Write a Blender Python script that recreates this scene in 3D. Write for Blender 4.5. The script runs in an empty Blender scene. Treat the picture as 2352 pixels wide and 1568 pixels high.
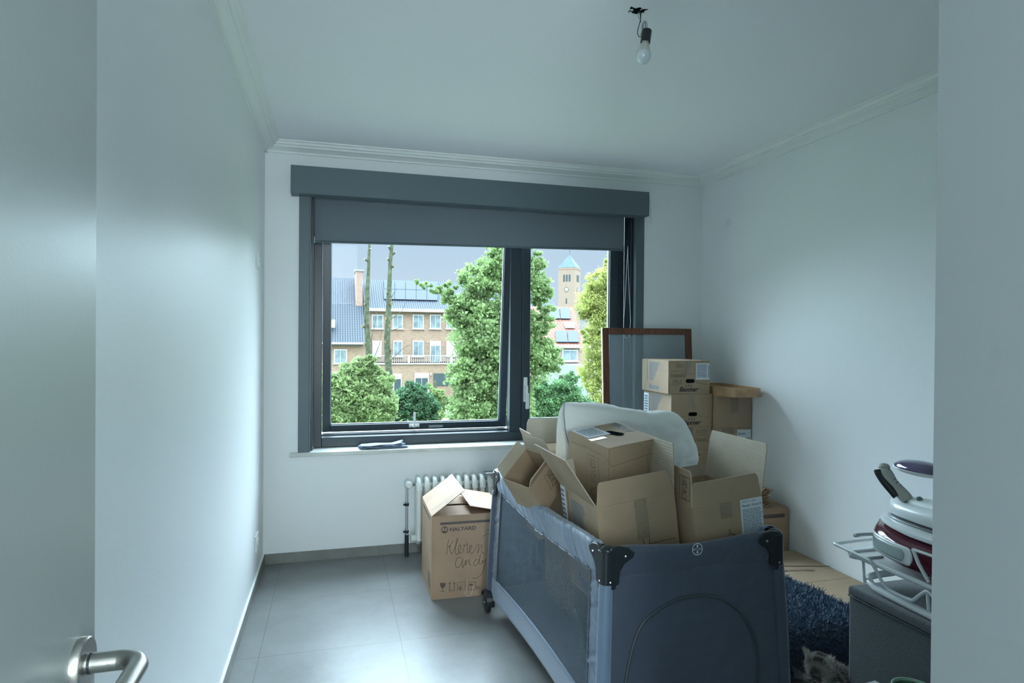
import bpy, math, random
import numpy as np
from mathutils import Vector, Matrix, Euler, noise

S = bpy.context.scene
COL = S.collection
PI = math.pi
random.seed(7)

# ---------------------------------------------------------------- camera
YAW, PITCH, ROLL, FPX, EYE = 0.2718, -0.0066, 0.0083, 1456.62, 1.3745
cf = Vector((math.sin(YAW)*math.cos(PITCH), math.cos(YAW)*math.cos(PITCH), math.sin(PITCH)))
cr = Vector((math.cos(YAW), -math.sin(YAW), 0)); cu = cr.cross(cf)
cr2 = cr*math.cos(ROLL) + cu*math.sin(ROLL); cu2 = cu*math.cos(ROLL) - cr*math.sin(ROLL)
camd = bpy.data.cameras.new('camera'); cam = bpy.data.objects.new('camera', camd); COL.objects.link(cam)
camd.sensor_width = 36.0; camd.lens = 36.0*FPX/2352; camd.clip_start = 0.02; camd.clip_end = 2000
M = Matrix.Identity(4)
for i in range(3):
    M[i][0], M[i][1], M[i][2] = cr2[i], cu2[i], -cf[i]
M[2][3] = EYE
cam.matrix_world = M
S.camera = cam

def P(px, py, Y):
    """point of the place seen at a spot of the photo, at depth Y from the doorway"""
    d = cf + cr2*((px-1176)/FPX) - cu2*((py-784)/FPX)
    return Vector((0, 0, EYE)) + d*(Y/d.y)

# ---------------------------------------------------------------- exposure, sky, lights
S.view_settings.view_transform = 'Standard'
S.view_settings.look = 'None'
S.view_settings.exposure = 0.9
S.view_settings.gamma = 1.0
S.view_settings.use_curve_mapping = False
S.cycles.max_bounces = 14
S.cycles.diffuse_bounces = 9
S.cycles.transparent_max_bounces = 24
S.cycles.sample_clamp_indirect = 6.0

W = bpy.data.worlds.new('world'); S.world = W; W.use_nodes = True
nt = W.node_tree; nt.nodes.clear()
def _unused(t, ty, **kw):
    n = t.nodes.new(ty)
    for k, v in kw.items():
        if k in n.inputs.keys() if isinstance(k, str) else False:
            n.inputs[k].default_value = v
        else:
            setattr(n, k, v)
    return n
tc = nt.nodes.new('ShaderNodeTexCoord'); sep = nt.nodes.new('ShaderNodeSeparateXYZ')
nt.links.new(tc.outputs['Generated'], sep.inputs[0])
rp = nt.nodes.new('ShaderNodeValToRGB'); nt.links.new(sep.outputs['Z'], rp.inputs[0])
e = rp.color_ramp.elements
e[0].position = 0.0; e[0].color = (0.060, 0.075, 0.080, 1)
e[1].position = 1.0; e[1].color = (0.24, 0.28, 0.31, 1)
def stop(p, c):
    x = e.new(p); x.color = (*c, 1)
SKYK = 0.1     # ramp holds radiance / 10
stop(0.004, (0.036, 0.043, 0.048)); stop(0.05, (0.033, 0.040, 0.046)); stop(0.145, (0.028, 0.036, 0.044))
stop(0.26, (0.12, 0.14, 0.155)); stop(0.5, (0.20, 0.24, 0.27))
# the sky behind the house is brighter (sun behind thin cloud): more light on the facades opposite
my = nt.nodes.new('ShaderNodeMapRange'); my.inputs['From Min'].default_value = 0.25; my.inputs['From Max'].default_value = -0.6
my.inputs['To Min'].default_value = 1.0; my.inputs['To Max'].default_value = 1.5
nt.links.new(sep.outputs['Y'], my.inputs['Value'])
mz = nt.nodes.new('ShaderNodeMapRange'); mz.inputs['From Min'].default_value = -0.02; mz.inputs['From Max'].default_value = 0.05
nt.links.new(sep.outputs['Z'], mz.inputs['Value'])
mm = nt.nodes.new('ShaderNodeMix'); mm.data_type = 'FLOAT'; mm.inputs[2].default_value = 1.0
nt.links.new(mz.outputs[0], mm.inputs[0]); nt.links.new(my.outputs[0], mm.inputs[3])
st = nt.nodes.new('ShaderNodeMath'); st.operation = 'MULTIPLY'; st.inputs[1].default_value = 10.0
nt.links.new(mm.outputs[0], st.inputs[0])
bg = nt.nodes.new('ShaderNodeBackground'); out = nt.nodes.new('ShaderNodeOutputWorld')
nt.links.new(rp.outputs[0], bg.inputs[0]); nt.links.new(st.outputs[0], bg.inputs[1]); nt.links.new(bg.outputs[0], out.inputs[0])

# bright overcast sky in front of the window
sl = bpy.data.lights.new('overcast_daylight', 'SUN'); sl.energy = 15.5; sl.angle = math.radians(90); sl.color = (0.68, 0.88, 1.0)
so = bpy.data.objects.new('overcast_daylight', sl); COL.objects.link(so)
so.rotation_euler = Vector((0.0, 1.0, 0.74)).to_track_quat('Z', 'Y').to_euler(); so.location = (0, 8, 12)
# added fill lamp in the unseen hall, brightens the room through the doorway
hl = bpy.data.lights.new('hall_fill_lamp', 'AREA'); hl.shape = 'DISK'; hl.size = 0.5; hl.energy = 5; hl.color = (0.90, 1.0, 0.98)
ho = bpy.data.objects.new('hall_fill_lamp', hl); COL.objects.link(ho); ho.location = (0.3, -0.9, 2.38)
# added fill panel behind the camera, lifts surfaces facing away from the window
wl = bpy.data.lights.new('hall_fill_panel', 'AREA'); wl.shape = 'RECTANGLE'; wl.size = 0.5; wl.size_y = 1.6; wl.energy = 38; wl.color = (0.80, 0.95, 1.0)
wo = bpy.data.objects.new('hall_fill_panel', wl); COL.objects.link(wo); wo.location = (0.08, -1.96, 1.45); wo.rotation_euler = (PI/2, 0, 0)

# ---------------------------------------------------------------- helpers
class MB:
    def __init__(s): s.v = []; s.f = []; s.m = []; s.mi = 0; s.T = Matrix.Identity(4)
    def add(s, vs, fs, T=None):
        T = s.T if T is None else s.T @ T
        o = len(s.v); s.v += [tuple(T @ Vector(p)) for p in vs]
        s.f += [tuple(o+i for i in f) for f in fs]; s.m += [s.mi]*len(fs); return s
    def box(s, a, b, T=None):
        x0, y0, z0 = [min(i, j) for i, j in zip(a, b)]; x1, y1, z1 = [max(i, j) for i, j in zip(a, b)]
        return s.add([(x0,y0,z0),(x1,y0,z0),(x1,y1,z0),(x0,y1,z0),(x0,y0,z1),(x1,y0,z1),(x1,y1,z1),(x0,y1,z1)],
              [(0,3,2,1),(4,5,6,7),(0,1,5,4),(1,2,6,5),(2,3,7,6),(3,0,4,7)], T)
    def prism(s, pts, z0, z1, T=None):   # polygon (x,y) extruded along z
        n = len(pts); A = [(x,y,z0) for x,y in pts]+[(x,y,z1) for x,y in pts]
        a = sum(pts[i][0]*pts[(i+1)%n][1]-pts[(i+1)%n][0]*pts[i][1] for i in range(n))
        F = [tuple(range(n-1,-1,-1)), tuple(range(n,2*n))]+[(i,(i+1)%n,n+(i+1)%n,n+i) for i in range(n)]
        if a < 0: F = [f[::-1] for f in F]
        return s.add(A, F, T)
    def tube(s, pts, r, k=8, T=None, cap=True, closed=False):
        pts = [Vector(p) for p in pts]; n = len(pts); V = []; F = []
        rs = r if isinstance(r, (list, tuple)) else [r]*n
        up = None
        for i, p in enumerate(pts):
            if closed: d = (pts[(i+1)%n]-pts[i-1])
            else: d = (pts[min(i+1,n-1)]-pts[max(i-1,0)])
            d = d.normalized() if d.length > 1e-9 else Vector((0,0,1))
            if up is None:
                up = Vector((0,0,1)) if abs(d.z) < .9 else Vector((1,0,0))
            a = d.cross(up); a = a.normalized() if a.length > 1e-6 else d.orthogonal().normalized(); up = a.cross(d)
            for j in range(k):
                t = 2*PI*j/k; V.append(p + (a*math.cos(t)+up*math.sin(t))*rs[i])
        m = n if closed else n-1
        for i in range(m):
            q = ((i+1)%n)*k
            for j in range(k):
                F.append((i*k+j, i*k+(j+1)%k, q+(j+1)%k, q+j))
        if cap and not closed: F += [tuple(range(k-1,-1,-1)), tuple(range((n-1)*k, n*k))]
        return s.add(V, F, T)
    def lathe(s, prof, k=24, T=None, cap=True):   # (r,z) profile about z
        V = []; F = []; n = len(prof)
        for r, z in prof:
            for j in range(k):
                t = 2*PI*j/k; V.append((r*math.cos(t), r*math.sin(t), z))
        for i in range(n-1):
            for j in range(k): F.append((i*k+j, i*k+(j+1)%k, (i+1)*k+(j+1)%k, (i+1)*k+j))
        if cap: F += [tuple(range(k-1,-1,-1)), tuple(range((n-1)*k, n*k))]
        return s.add(V, F, T)
    def ell(s, c, r, k=16, T=None, fn=None):
        V = [];F = []; h = k//2
        for i in range(h+1):
            a = -PI/2+PI*i/h
            for j in range(k):
                t = 2*PI*j/k; q = Vector((math.cos(a)*math.cos(t), math.cos(a)*math.sin(t), math.sin(a)))
                if fn: q = fn(q)
                V.append((c[0]+r[0]*q.x, c[1]+r[1]*q.y, c[2]+r[2]*q.z))
        for i in range(h):
            for j in range(k): F.append((i*k+j, i*k+(j+1)%k, (i+1)*k+(j+1)%k, (i+1)*k+j))
        return s.add(V, F, T)
    def grid(s, fn, nu, nv, T=None):    # fn(u,v)->point, u,v in 0..1
        V = [fn(i/nu, j/nv) for j in range(nv+1) for i in range(nu+1)]
        F = [(j*(nu+1)+i, j*(nu+1)+i+1, (j+1)*(nu+1)+i+1, (j+1)*(nu+1)+i) for j in range(nv) for i in range(nu)]
        return s.add(V, F, T)
    def build(s, name, mats, parent=None, smooth=False, bevel=0, seg=2, solid=0, loc=None, sub=0, ang=40):
        me = bpy.data.meshes.new(name); me.from_pydata(s.v, [], s.f); me.update()
        mats = mats if isinstance(mats, (list, tuple)) else [mats]
        for m in mats: me.materials.append(m)
        if len(mats) > 1: me.polygons.foreach_set('material_index', s.m)
        if smooth:
            me.polygons.foreach_set('use_smooth', [True]*len(me.polygons))
            if ang: me.set_sharp_from_angle(angle=math.radians(ang))
        o = bpy.data.objects.new(name, me); COL.objects.link(o)
        if parent: o.parent = parent
        if loc: o.location = loc
        if solid:
            d = o.modifiers.new('solid', 'SOLIDIFY'); d.thickness = solid; d.offset = 0
        if bevel:
            b = o.modifiers.new('bevel', 'BEVEL'); b.width = bevel; b.segments = seg; b.limit_method = 'ANGLE'; b.angle_limit = math.radians(40)
            b.harden_normals = False
        if sub:
            d = o.modifiers.new('sub', 'SUBSURF'); d.levels = sub; d.render_levels = sub
        return o

def tag(o, label=None, cat=None, group=None, kind=None):
    if label: o['label'] = label
    if cat: o['category'] = cat
    if group: o['group'] = group
    if kind: o['kind'] = kind
    return o
def thing(name, label, cat, loc=(0,0,0), rot=(0,0,0), group=None):
    o = bpy.data.objects.new(name, None); COL.objects.link(o); o.location = loc
    o.rotation_euler = rot if isinstance(rot, (tuple, list, Euler)) else (0, 0, rot)
    o.empty_display_size = .1
    return tag(o, label, cat, group)
def struct(mb, name, mat, **kw):
    return tag(mb.build(name, mat, **kw), kind='structure')

# ---------------------------------------------------------------- materials
def mat(name, col, rough=.6, metal=0, bump=0, bscale=50, var=0, vscale=4, spec=None, sheen=0, coat=0, stretch=None, alpha=None):
    m = bpy.data.materials.new(name); m.use_nodes = True; t = m.node_tree
    b = t.nodes['Principled BSDF']; b.inputs['Base Color'].default_value = (*col, 1)
    b.inputs['Roughness'].default_value = rough; b.inputs['Metallic'].default_value = metal
    if spec is not None: b.inputs['Specular IOR Level'].default_value = spec
    if sheen: b.inputs['Sheen Weight'].default_value = sheen
    if coat: b.inputs['Coat Weight'].default_value = coat; b.inputs['Coat Roughness'].default_value = .08
    tcn = t.nodes.new('ShaderNodeTexCoord'); src = tcn.outputs['Object']
    if stretch:
        mp = t.nodes.new('ShaderNodeMapping'); mp.inputs['Scale'].default_value = stretch
        t.links.new(src, mp.inputs[0]); src = mp.outputs[0]
    if var:
        n = t.nodes.new('ShaderNodeTexNoise'); n.inputs['Scale'].default_value = vscale; n.inputs['Detail'].default_value = 5
        t.links.new(src, n.inputs['Vector'])
        mr = t.nodes.new('ShaderNodeMapRange'); mr.inputs['From Min'].default_value = .3; mr.inputs['From Max'].default_value = .7
        mr.inputs['To Min'].default_value = 1-var; mr.inputs['To Max'].default_value = 1+var
        t.links.new(n.outputs['Fac'], mr.inputs['Value'])
        mu = t.nodes.new('ShaderNodeMix'); mu.data_type = 'RGBA'; mu.blend_type = 'MULTIPLY'; mu.inputs[0].default_value = 1
        mu.inputs[6].default_value = (*col, 1); t.links.new(mr.outputs[0], mu.inputs[7]); t.links.new(mu.outputs[2], b.inputs['Base Color'])
    if bump:
        n = t.nodes.new('ShaderNodeTexNoise'); n.inputs['Scale'].default_value = bscale; n.inputs['Detail'].default_value = 4
        t.links.new(src, n.inputs['Vector'])
        bp = t.nodes.new('ShaderNodeBump'); bp.inputs['Strength'].default_value = bump; bp.inputs['Distance'].default_value = .004
        t.links.new(n.outputs['Fac'], bp.inputs['Height']); t.links.new(bp.outputs[0], b.inputs['Normal'])
    return m
def links(m): return m.node_tree, m.node_tree.nodes['Principled BSDF']

WALLC = (0.775, 0.805, 0.81)
M_wall = mat('wall_paint', WALLC, .45, bump=.10, bscale=90, spec=.35)
M_ceil = mat('ceiling_paint', (.83,.85,.87), .8, bump=.06, bscale=60)
M_trimw = mat('white_trim', (.78,.82,.80), .5)
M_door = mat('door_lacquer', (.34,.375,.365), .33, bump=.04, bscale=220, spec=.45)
M_dark = mat('anthracite_frame', (.022,.036,.048), .36, spec=.5)
M_casing = mat('grey_casing', (.090,.125,.142), .45, bump=.05, bscale=200)
M_gasket = mat('pale_bead', (.35,.45,.50), .35)
M_blind = mat('blind_fabric', (.15,.18,.21), .8, bump=.15, bscale=600)
M_black = mat('black_plastic', (.014,.020,.024), .33)
M_chrome = mat('satin_metal', (.55,.57,.58), .28, metal=1)
M_steel = mat('brushed_steel', (.42,.41,.38), .34, metal=1, bump=.05, bscale=300)
M_whitep = mat('white_plastic', (.72,.76,.76), .3, coat=.2)
M_white = mat('white_enamel', (.72,.75,.72), .35, coat=.15)
M_paper = mat('label_paper', (.68,.72,.76), .6)
M_ink = mat('black_ink', (.035,.030,.028), .6)
M_inkb = mat('grey_blue_ink', (.13,.18,.23), .6)
M_inkp = mat('faded_ink', (.11,.085,.075), .6)
M_tape = mat('clear_tape', (.27,.215,.145), .22, coat=.3, var=.08, vscale=60)
M_tapew = mat('creased_tape', (.60,.60,.58), .12, coat=.7, bump=.9, bscale=70)
M_cloth = mat('duvet_cotton', (.72,.73,.70), .8, sheen=.3, bump=.1, bscale=200)
M_wood = mat('pale_wood', (.42,.26,.14), .5, var=.25, vscale=14, stretch=(1,6,1))
M_redw = mat('mahogany', (.13,.045,.022), .38, var=.35, vscale=10, stretch=(6,1,1))
M_redw2 = mat('pale_frame_edge', (.40,.27,.15), .5, var=.2, vscale=20)
M_maroon = mat('maroon_plastic', (.085,.008,.022), .12, coat=.7)
M_grille = mat('dark_plaster_hole', (.008,.012,.012), 1.0, spec=0.0)
M_greygreen = mat('grey_green_fabric', (.10,.15,.14), .8)

# cardboard: fine vertical flutes and mottling
def cardboard(name, col, flute=True, fs=330, amt=.05):
    m = mat(name, col, .75, var=.07, vscale=9); t, b = links(m)
    if flute:
        tcn = t.nodes.new('ShaderNodeTexCoord'); w = t.nodes.new('ShaderNodeTexWave'); w.inputs['Scale'].default_value = fs/6.28
        w.bands_direction = 'X'; w.inputs['Distortion'].default_value = .4
        t.links.new(tcn.outputs['Object'], w.inputs['Vector'])
        bp = t.nodes.new('ShaderNodeBump'); bp.inputs['Strength'].default_value = amt*4; bp.inputs['Distance'].default_value = .002
        t.links.new(w.outputs['Fac'], bp.inputs['Height']); t.links.new(bp.outputs[0], b.inputs['Normal'])
    return m
M_card = cardboard('kraft_cardboard', (.36,.262,.172), fs=1100, amt=.02)
M_card2 = cardboard('ribbed_cardboard', (.40,.265,.175), fs=900, amt=.07)
M_cardin = cardboard('cardboard_inside', (.44,.385,.30), fs=1200, amt=.08)

# playard fabric and mesh
M_fab = mat('slate_polyester', (.055,.070,.105), .55, bump=.12, bscale=400, sheen=.35, spec=.4)
M_rail = mat('rail_polyester', (.125,.185,.27), .42, bump=.12, bscale=300, sheen=.35, spec=.5)
M_pipe = mat('slate_piping', (.045,.062,.072), .45)
def netting():
    m = mat('side_mesh', (.06,.10,.14), .7, sheen=.1); t, b = links(m)
    tr = t.nodes.new('ShaderNodeBsdfTransparent'); mx = t.nodes.new('ShaderNodeMixShader')
    tcn = t.nodes.new('ShaderNodeTexCoord'); ck = t.nodes.new('ShaderNodeTexVoronoi'); ck.inputs['Scale'].default_value = 260
    t.links.new(tcn.outputs['Object'], ck.inputs['Vector'])
    r = t.nodes.new('ShaderNodeMapRange'); r.inputs['From Min'].default_value = .25; r.inputs['From Max'].default_value = .5
    r.inputs['To Min'].default_value = .12; r.inputs['To Max'].default_value = .62
    t.links.new(ck.outputs['Distance'], r.inputs['Value'])
    t.links.new(r.outputs[0], mx.inputs[0]); t.links.new(tr.outputs[0], mx.inputs[1]); t.links.new(b.outputs[0], mx.inputs[2])
    t.links.new(mx.outputs[0], t.nodes['Material Output'].inputs[0]); return m
M_net = netting()
def glass(name, tint=(.97,.99,1.0), body=0.0, bodycol=(.5,.55,.58)):
    m = bpy.data.materials.new(name); m.use_nodes = True; t = m.node_tree; t.nodes.clear()
    o = t.nodes.new('ShaderNodeOutputMaterial'); tr = t.nodes.new('ShaderNodeBsdfTransparent'); tr.inputs[0].default_value = (*tint, 1)
    gl = t.nodes.new('ShaderNodeBsdfGlossy'); gl.inputs['Roughness'].default_value = .02
    fr = t.nodes.new('ShaderNodeFresnel'); fr.inputs[0].default_value = 1.10
    mx = t.nodes.new('ShaderNodeMixShader'); t.links.new(fr.outputs[0], mx.inputs[0]); t.links.new(tr.outputs[0], mx.inputs[1]); t.links.new(gl.outputs[0], mx.inputs[2])
    last = mx
    if body:
        df = t.nodes.new('ShaderNodeBsdfDiffuse'); df.inputs[0].default_value = (*bodycol, 1)
        m2 = t.nodes.new('ShaderNodeMixShader'); m2.inputs[0].default_value = body
        n = t.nodes.new('ShaderNodeTexVoronoi'); n.inputs['Scale'].default_value = 90
        tcn = t.nodes.new('ShaderNodeTexCoord'); t.links.new(tcn.outputs['Object'], n.inputs['Vector'])
        r = t.nodes.new('ShaderNodeMapRange'); r.inputs['From Min'].default_value = .05; r.inputs['From Max'].default_value = .14
        r.inputs['To Min'].default_value = min(1, body*2.2); r.inputs['To Max'].default_value = body
        t.links.new(n.outputs['Distance'], r.inputs['Value']); t.links.new(r.outputs[0], m2.inputs[0])
        t.links.new(mx.outputs[0], m2.inputs[1]); t.links.new(df.outputs[0], m2.inputs[2]); last = m2
    t.links.new(last.outputs[0], o.inputs[0]); return m
M_glass = glass('window_glass')
M_dusty = glass('dusty_glass', (.82,.86,.88), .24, (.46,.51,.54))

# floor: 60 cm porcelain tiles
XL, XR, D, CH = -0.411, 2.554, 4.059, 2.533
TX, TY = XL+0.105, 3.485
def tiles():
    m = bpy.data.materials.new('porcelain_floor'); m.use_nodes = True; t = m.node_tree; b = t.nodes['Principled BSDF']
    b.inputs['Roughness'].default_value = .38; b.inputs['Specular IOR Level'].default_value = .5
    tcn = t.nodes.new('ShaderNodeTexCoord'); sp = t.nodes.new('ShaderNodeSeparateXYZ'); t.links.new(tcn.outputs['Object'], sp.inputs[0])
    def ax(o, off):
        a = t.nodes.new('ShaderNodeMath'); a.operation = 'ADD'; a.inputs[1].default_value = -off+60; t.links.new(o, a.inputs[0])
        p = t.nodes.new('ShaderNodeMath'); p.operation = 'PINGPONG'; p.inputs[1].default_value = .3; t.links.new(a.outputs[0], p.inputs[0])
        return p.outputs[0]
    mn = t.nodes.new('ShaderNodeMath'); mn.operation = 'MINIMUM'
    t.links.new(ax(sp.outputs[0], TX), mn.inputs[0]); t.links.new(ax(sp.outputs[1], TY), mn.inputs[1])
    g = t.nodes.new('ShaderNodeMath'); g.operation = 'LESS_THAN'; g.inputs[1].default_value = .0014; t.links.new(mn.outputs[0], g.inputs[0])
    n = t.nodes.new('ShaderNodeTexNoise'); n.inputs['Scale'].default_value = 3.2; n.inputs['Detail'].default_value = 9; n.inputs['Roughness'].default_value = .72
    t.links.new(tcn.outputs['Object'], n.inputs['Vector'])
    cr = t.nodes.new('ShaderNodeValToRGB'); cr.color_ramp.elements[0].position = .3; cr.color_ramp.elements[0].color = (.155,.160,.160,1)
    cr.color_ramp.elements[1].position = .72; cr.color_ramp.elements[1].color = (.225,.233,.235,1)
    t.links.new(n.outputs['Fac'], cr.inputs[0])
    mx = t.nodes.new('ShaderNodeMix'); mx.data_type = 'RGBA'; mx.inputs[7].default_value = (.10,.11,.11,1)
    t.links.new(g.outputs[0], mx.inputs[0]); t.links.new(cr.outputs[0], mx.inputs[6]); t.links.new(mx.outputs[2], b.inputs['Base Color'])
    bp = t.nodes.new('ShaderNodeBump'); bp.inputs['Strength'].default_value = .08; bp.inputs['Distance'].default_value = .003
    n2 = t.nodes.new('ShaderNodeTexNoise'); n2.inputs['Scale'].default_value = 60; t.links.new(tcn.outputs['Object'], n2.inputs['Vector'])
    t.links.new(n2.outputs['Fac'], bp.inputs['Height']); t.links.new(bp.outputs[0], b.inputs['Normal'])
    return m
M_tile = tiles()
M_skirt = mat('porcelain_skirting', (.20,.205,.19), .5, var=.15, vscale=9)
M_sill = mat('marble_sill', (.60,.62,.58), .25, var=.12, vscale=11)

# ---------------------------------------------------------------- room shell
struct(MB().box((XL-.2,-2.2,-.12),(XR+.2,D+.25,0)), 'floor', M_tile)
struct(MB().box((XL-.2,-2.2,CH),(XR+.2,D+.25,CH+.15)), 'ceiling', M_ceil)
struct(MB().box((XL-.2,-2.2,0),(XL,D+.25,CH)), 'wall_left', M_wall)
struct(MB().box((XR,.534,0),(XR+.2,D+.25,CH)), 'wall_right', M_wall)
OX0, OX1, OZ0, OZ1, FY = -.15, 2.03, .665, 2.29, 4.20
wb = MB()
wb.box((XL,D,0),(OX0,D+.25,CH)).box((OX1,D,0),(XR,D+.25,CH)).box((OX0,D,0),(OX1,D+.25,.641)).box((OX0,D,OZ1),(OX1,D+.25,CH))
struct(wb, 'wall_back', M_wall)
# masonry return on the right of the entrance, and the doorway wall behind the camera
struct(MB().box((.62,-.16,0),(XR+.2,.534,CH)), 'wall_front', mat('shaded_wall_paint', (.25,.275,.28), .6, bump=.06, bscale=90))  # wall paint darkened so its colour carries the shade on this return
wd = MB(); wd.box((XL,-.30,0),(-.30,-.16,CH)).box((-.30,-.30,2.40),(.62,-.16,CH)).box((.62,-.30,0),(XR+.2,-.16,CH))
struct(wd, 'wall_doorway', M_wall)
struct(MB().box((XL,-2.2,0),(XR,-2.0,CH)).box((1.4,-2.0,0),(1.55,-.30,CH)), 'wall_hall', M_wall)
hc = MB(); hc.lathe([(.0,2.533),(.20,2.533),(.22,2.50),(.20,2.44),(.10,2.42),(.0,2.415)], 24, cap=False)
tag(hc.build('hall_fill_fitting', M_whitep, smooth=True, loc=(.3,-.9,0)), 'added round white fitting of the unseen fill lamp on the hall ceiling', 'lamp')  # fitting added to go with the fill lamp, out of view

# baseboards
bb = MB(); edges = [XL+.01] + [TX+.6*k for k in range(0,5)] + [XR-.01]
for a, b_ in zip(edges[:-1], edges[1:]): bb.box((a+.0008,D-.011,0),(b_-.0008,D,.0585))
struct(bb, 'baseboard_back', M_skirt)
bb = MB(); ys = [-.15]+[TY-.6*k for k in range(5,-1,-1)]+[D-.011]
for a, b_ in zip(ys[:-1], ys[1:]): bb.box((XL,a+.0008,0),(XL+.011,b_-.0008,.0585))
struct(bb, 'baseboard_left', M_skirt)
bb = MB()
ys = [.54]+[TY-.6*k for k in range(4,-1,-1)]+[D-.011]
for a, b_ in zip(ys[:-1], ys[1:]): bb.box((XR-.011,a+.0008,0),(XR,b_-.0008,.0585))
struct(bb, 'baseboard_right', M_skirt)
struct(MB().box((XL,-.15,.0585),(XL+.009,D,.0635)), 'trim_1', M_trimw)

# cornice: stepped cove profile (out from wall, down from ceiling)
prof = [(0,0),(.084,0),(.084,.007),(.074,.010),(.066,.022),(.058,.026),(.052,.026),(.052,.034),(.036,.040),(.022,.047),(.016,.052),(.012,.052),(.012,.063),(0,.063)]
def cornice(name, a, b_, inw):
    a, b_, inw = Vector(a), Vector(b_), Vector(inw); m = MB(); n = len(prof)
    d = (b_-a).normalized()
    V = [a + d*0 + inw*p - Vector((0,0,1))*q for p, q in prof] + [b_ + inw*p - Vector((0,0,1))*q for p, q in prof]
    m.add(V, [(i,(i+1)%n,n+(i+1)%n,n+i) for i in range(n)]+[tuple(range(n-1,-1,-1)), tuple(range(n,2*n))])
    struct(m, name, M_trimw)
cornice('trim_2', (XL,-.1,CH), (XL,D,CH), (1,0,0))
cornice('trim_3', (XL,D,CH), (XR,D,CH), (0,-1,0))
cornice('trim_4', (XR,D,CH), (XR,.534,CH), (-1,0,0))

# ---------------------------------------------------------------- window
struct(MB().box((-.262,4.028,.641),(2.145,FY+.09,OZ0)), 'window_sill', M_sill, bevel=.003)
cs = MB()
cs.box((-.215,4.047,OZ0),(OX0-.002,D+.0,2.30)).box((OX1+.002,4.047,OZ0),(2.087,D,2.30)).box((-.215,4.047,2.24),(2.087,D,2.30))
cs.box((OX0-.002,4.047,OZ0),(OX0+.006,FY+.07,OZ1)).box((OX1-.006,4.047,OZ0),(OX1+.002,FY+.07,OZ1)).box((OX0,4.05,OZ1-.02),(OX1,FY+.07,OZ1))
struct(cs, 'trim_5', M_casing, bevel=.0015)
cs = MB()
for x0, x1 in ((OX0+.006, -.132), (2.006, OX1-.006)):
    cs.box((x0,4.09,OZ0),(x1,4.105,OZ1-.02)).box((x0,4.13,OZ0),(x1,FY,OZ1-.02))
struct(cs, 'trim_6', M_dark, bevel=.002)

wf = thing('window_1', None, None); wf['kind'] = 'structure'
f = MB(); y0, y1 = FY, FY+.07; ZT = 2.27
f.box((-.132,y0,OZ0),(-.081,y1,ZT)).box((1.955,y0,OZ0),(2.006,y1,ZT)).box((-.081,y0,OZ0),(1.955,y1,.727)).box((-.081,y0,2.21),(1.955,y1,ZT))
f.box((1.156,y0-.004,.727),(1.238,y1,2.21))
f.prism([(FY+.07,OZ0),(FY+.24,OZ0),(FY+.24,.730),(FY+.07,.738)], -.132, 2.006, Matrix(((0,0,1,0),(1,0,0,0),(0,1,0,0),(0,0,0,1))))
f.build('window_frame', M_dark, wf, bevel=.003)
# right sash (closed)
def sash(name, x0, x1, z0, z1, st, yo, piv=None, tilt=0):
    r = bpy.data.objects.new(name, None); COL.objects.link(r); r.parent = wf
    r.location = (x0, yo, z1); r.rotation_euler = (tilt, 0, 0)
    w, h = x1-x0, z1-z0; rb = .045 if tilt else .08; s_ = MB()
    s_.box((0,0,-h),(st,.055,0)).box((w-st,0,-h),(w,.055,0)).box((st,0,-h),(w-st,.055,-h+rb)).box((st,0,-st),(w-st,.055,0))
    s_.build('sash_frame', M_dark, r, bevel=.004)
    g = MB(); a = .006
    g.box((st,.02,-h+rb),(st+a,.03,-st)).box((w-st-a,.02,-h+rb),(w-st,.03,-st)).box((st,.02,-h+rb),(w-st,.03,-h+rb+a))
    g.build('glazing_bead', M_gasket, r)
    MB().box((st,.032,-h+rb),(w-st,.035,-st)).build('pane', M_glass, r)
    return r, w, h
r1, w1, h1 = sash('window_sash', -.079, 1.172, .732, 2.205, .050, FY+.004, tilt=math.radians(5.6))
r2, w2, h2 = sash('window_sash', 1.240, 1.955, .729, 2.208, .060, FY-.006)
# bottom handle of the tilted sash
hd = MB(); hd.tube([(.60,-.012,-h1+.03),(.60,-.03,-h1+.03)], .011, 12)
hd.box((.565,-.010,-h1+.018),(.637,0,-h1+.040))
hd.box((.592,-.034,-h1+.022),(.607,-.024,-h1+.125))
hd.build('sash_handle', M_whitep, r1, bevel=.004)
st_ = MB(); st_.box((.70,-.006,-h1+.010),(.80,.001,-h1+.028)); st_.build('sash_lock_plate', M_chrome, r1, bevel=.002)
hd = MB(); hz = .99-2.208
hd.box((.012,-.010,hz-.06),(.040,0,hz+.11)).box((.016,-.042,hz-.045),(.036,-.010,hz+.055)).box((.018,-.052,hz-.105),(.040,-.034,hz+.0))
hd.build('sash_handle', M_whitep, r2, bevel=.004)

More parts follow.
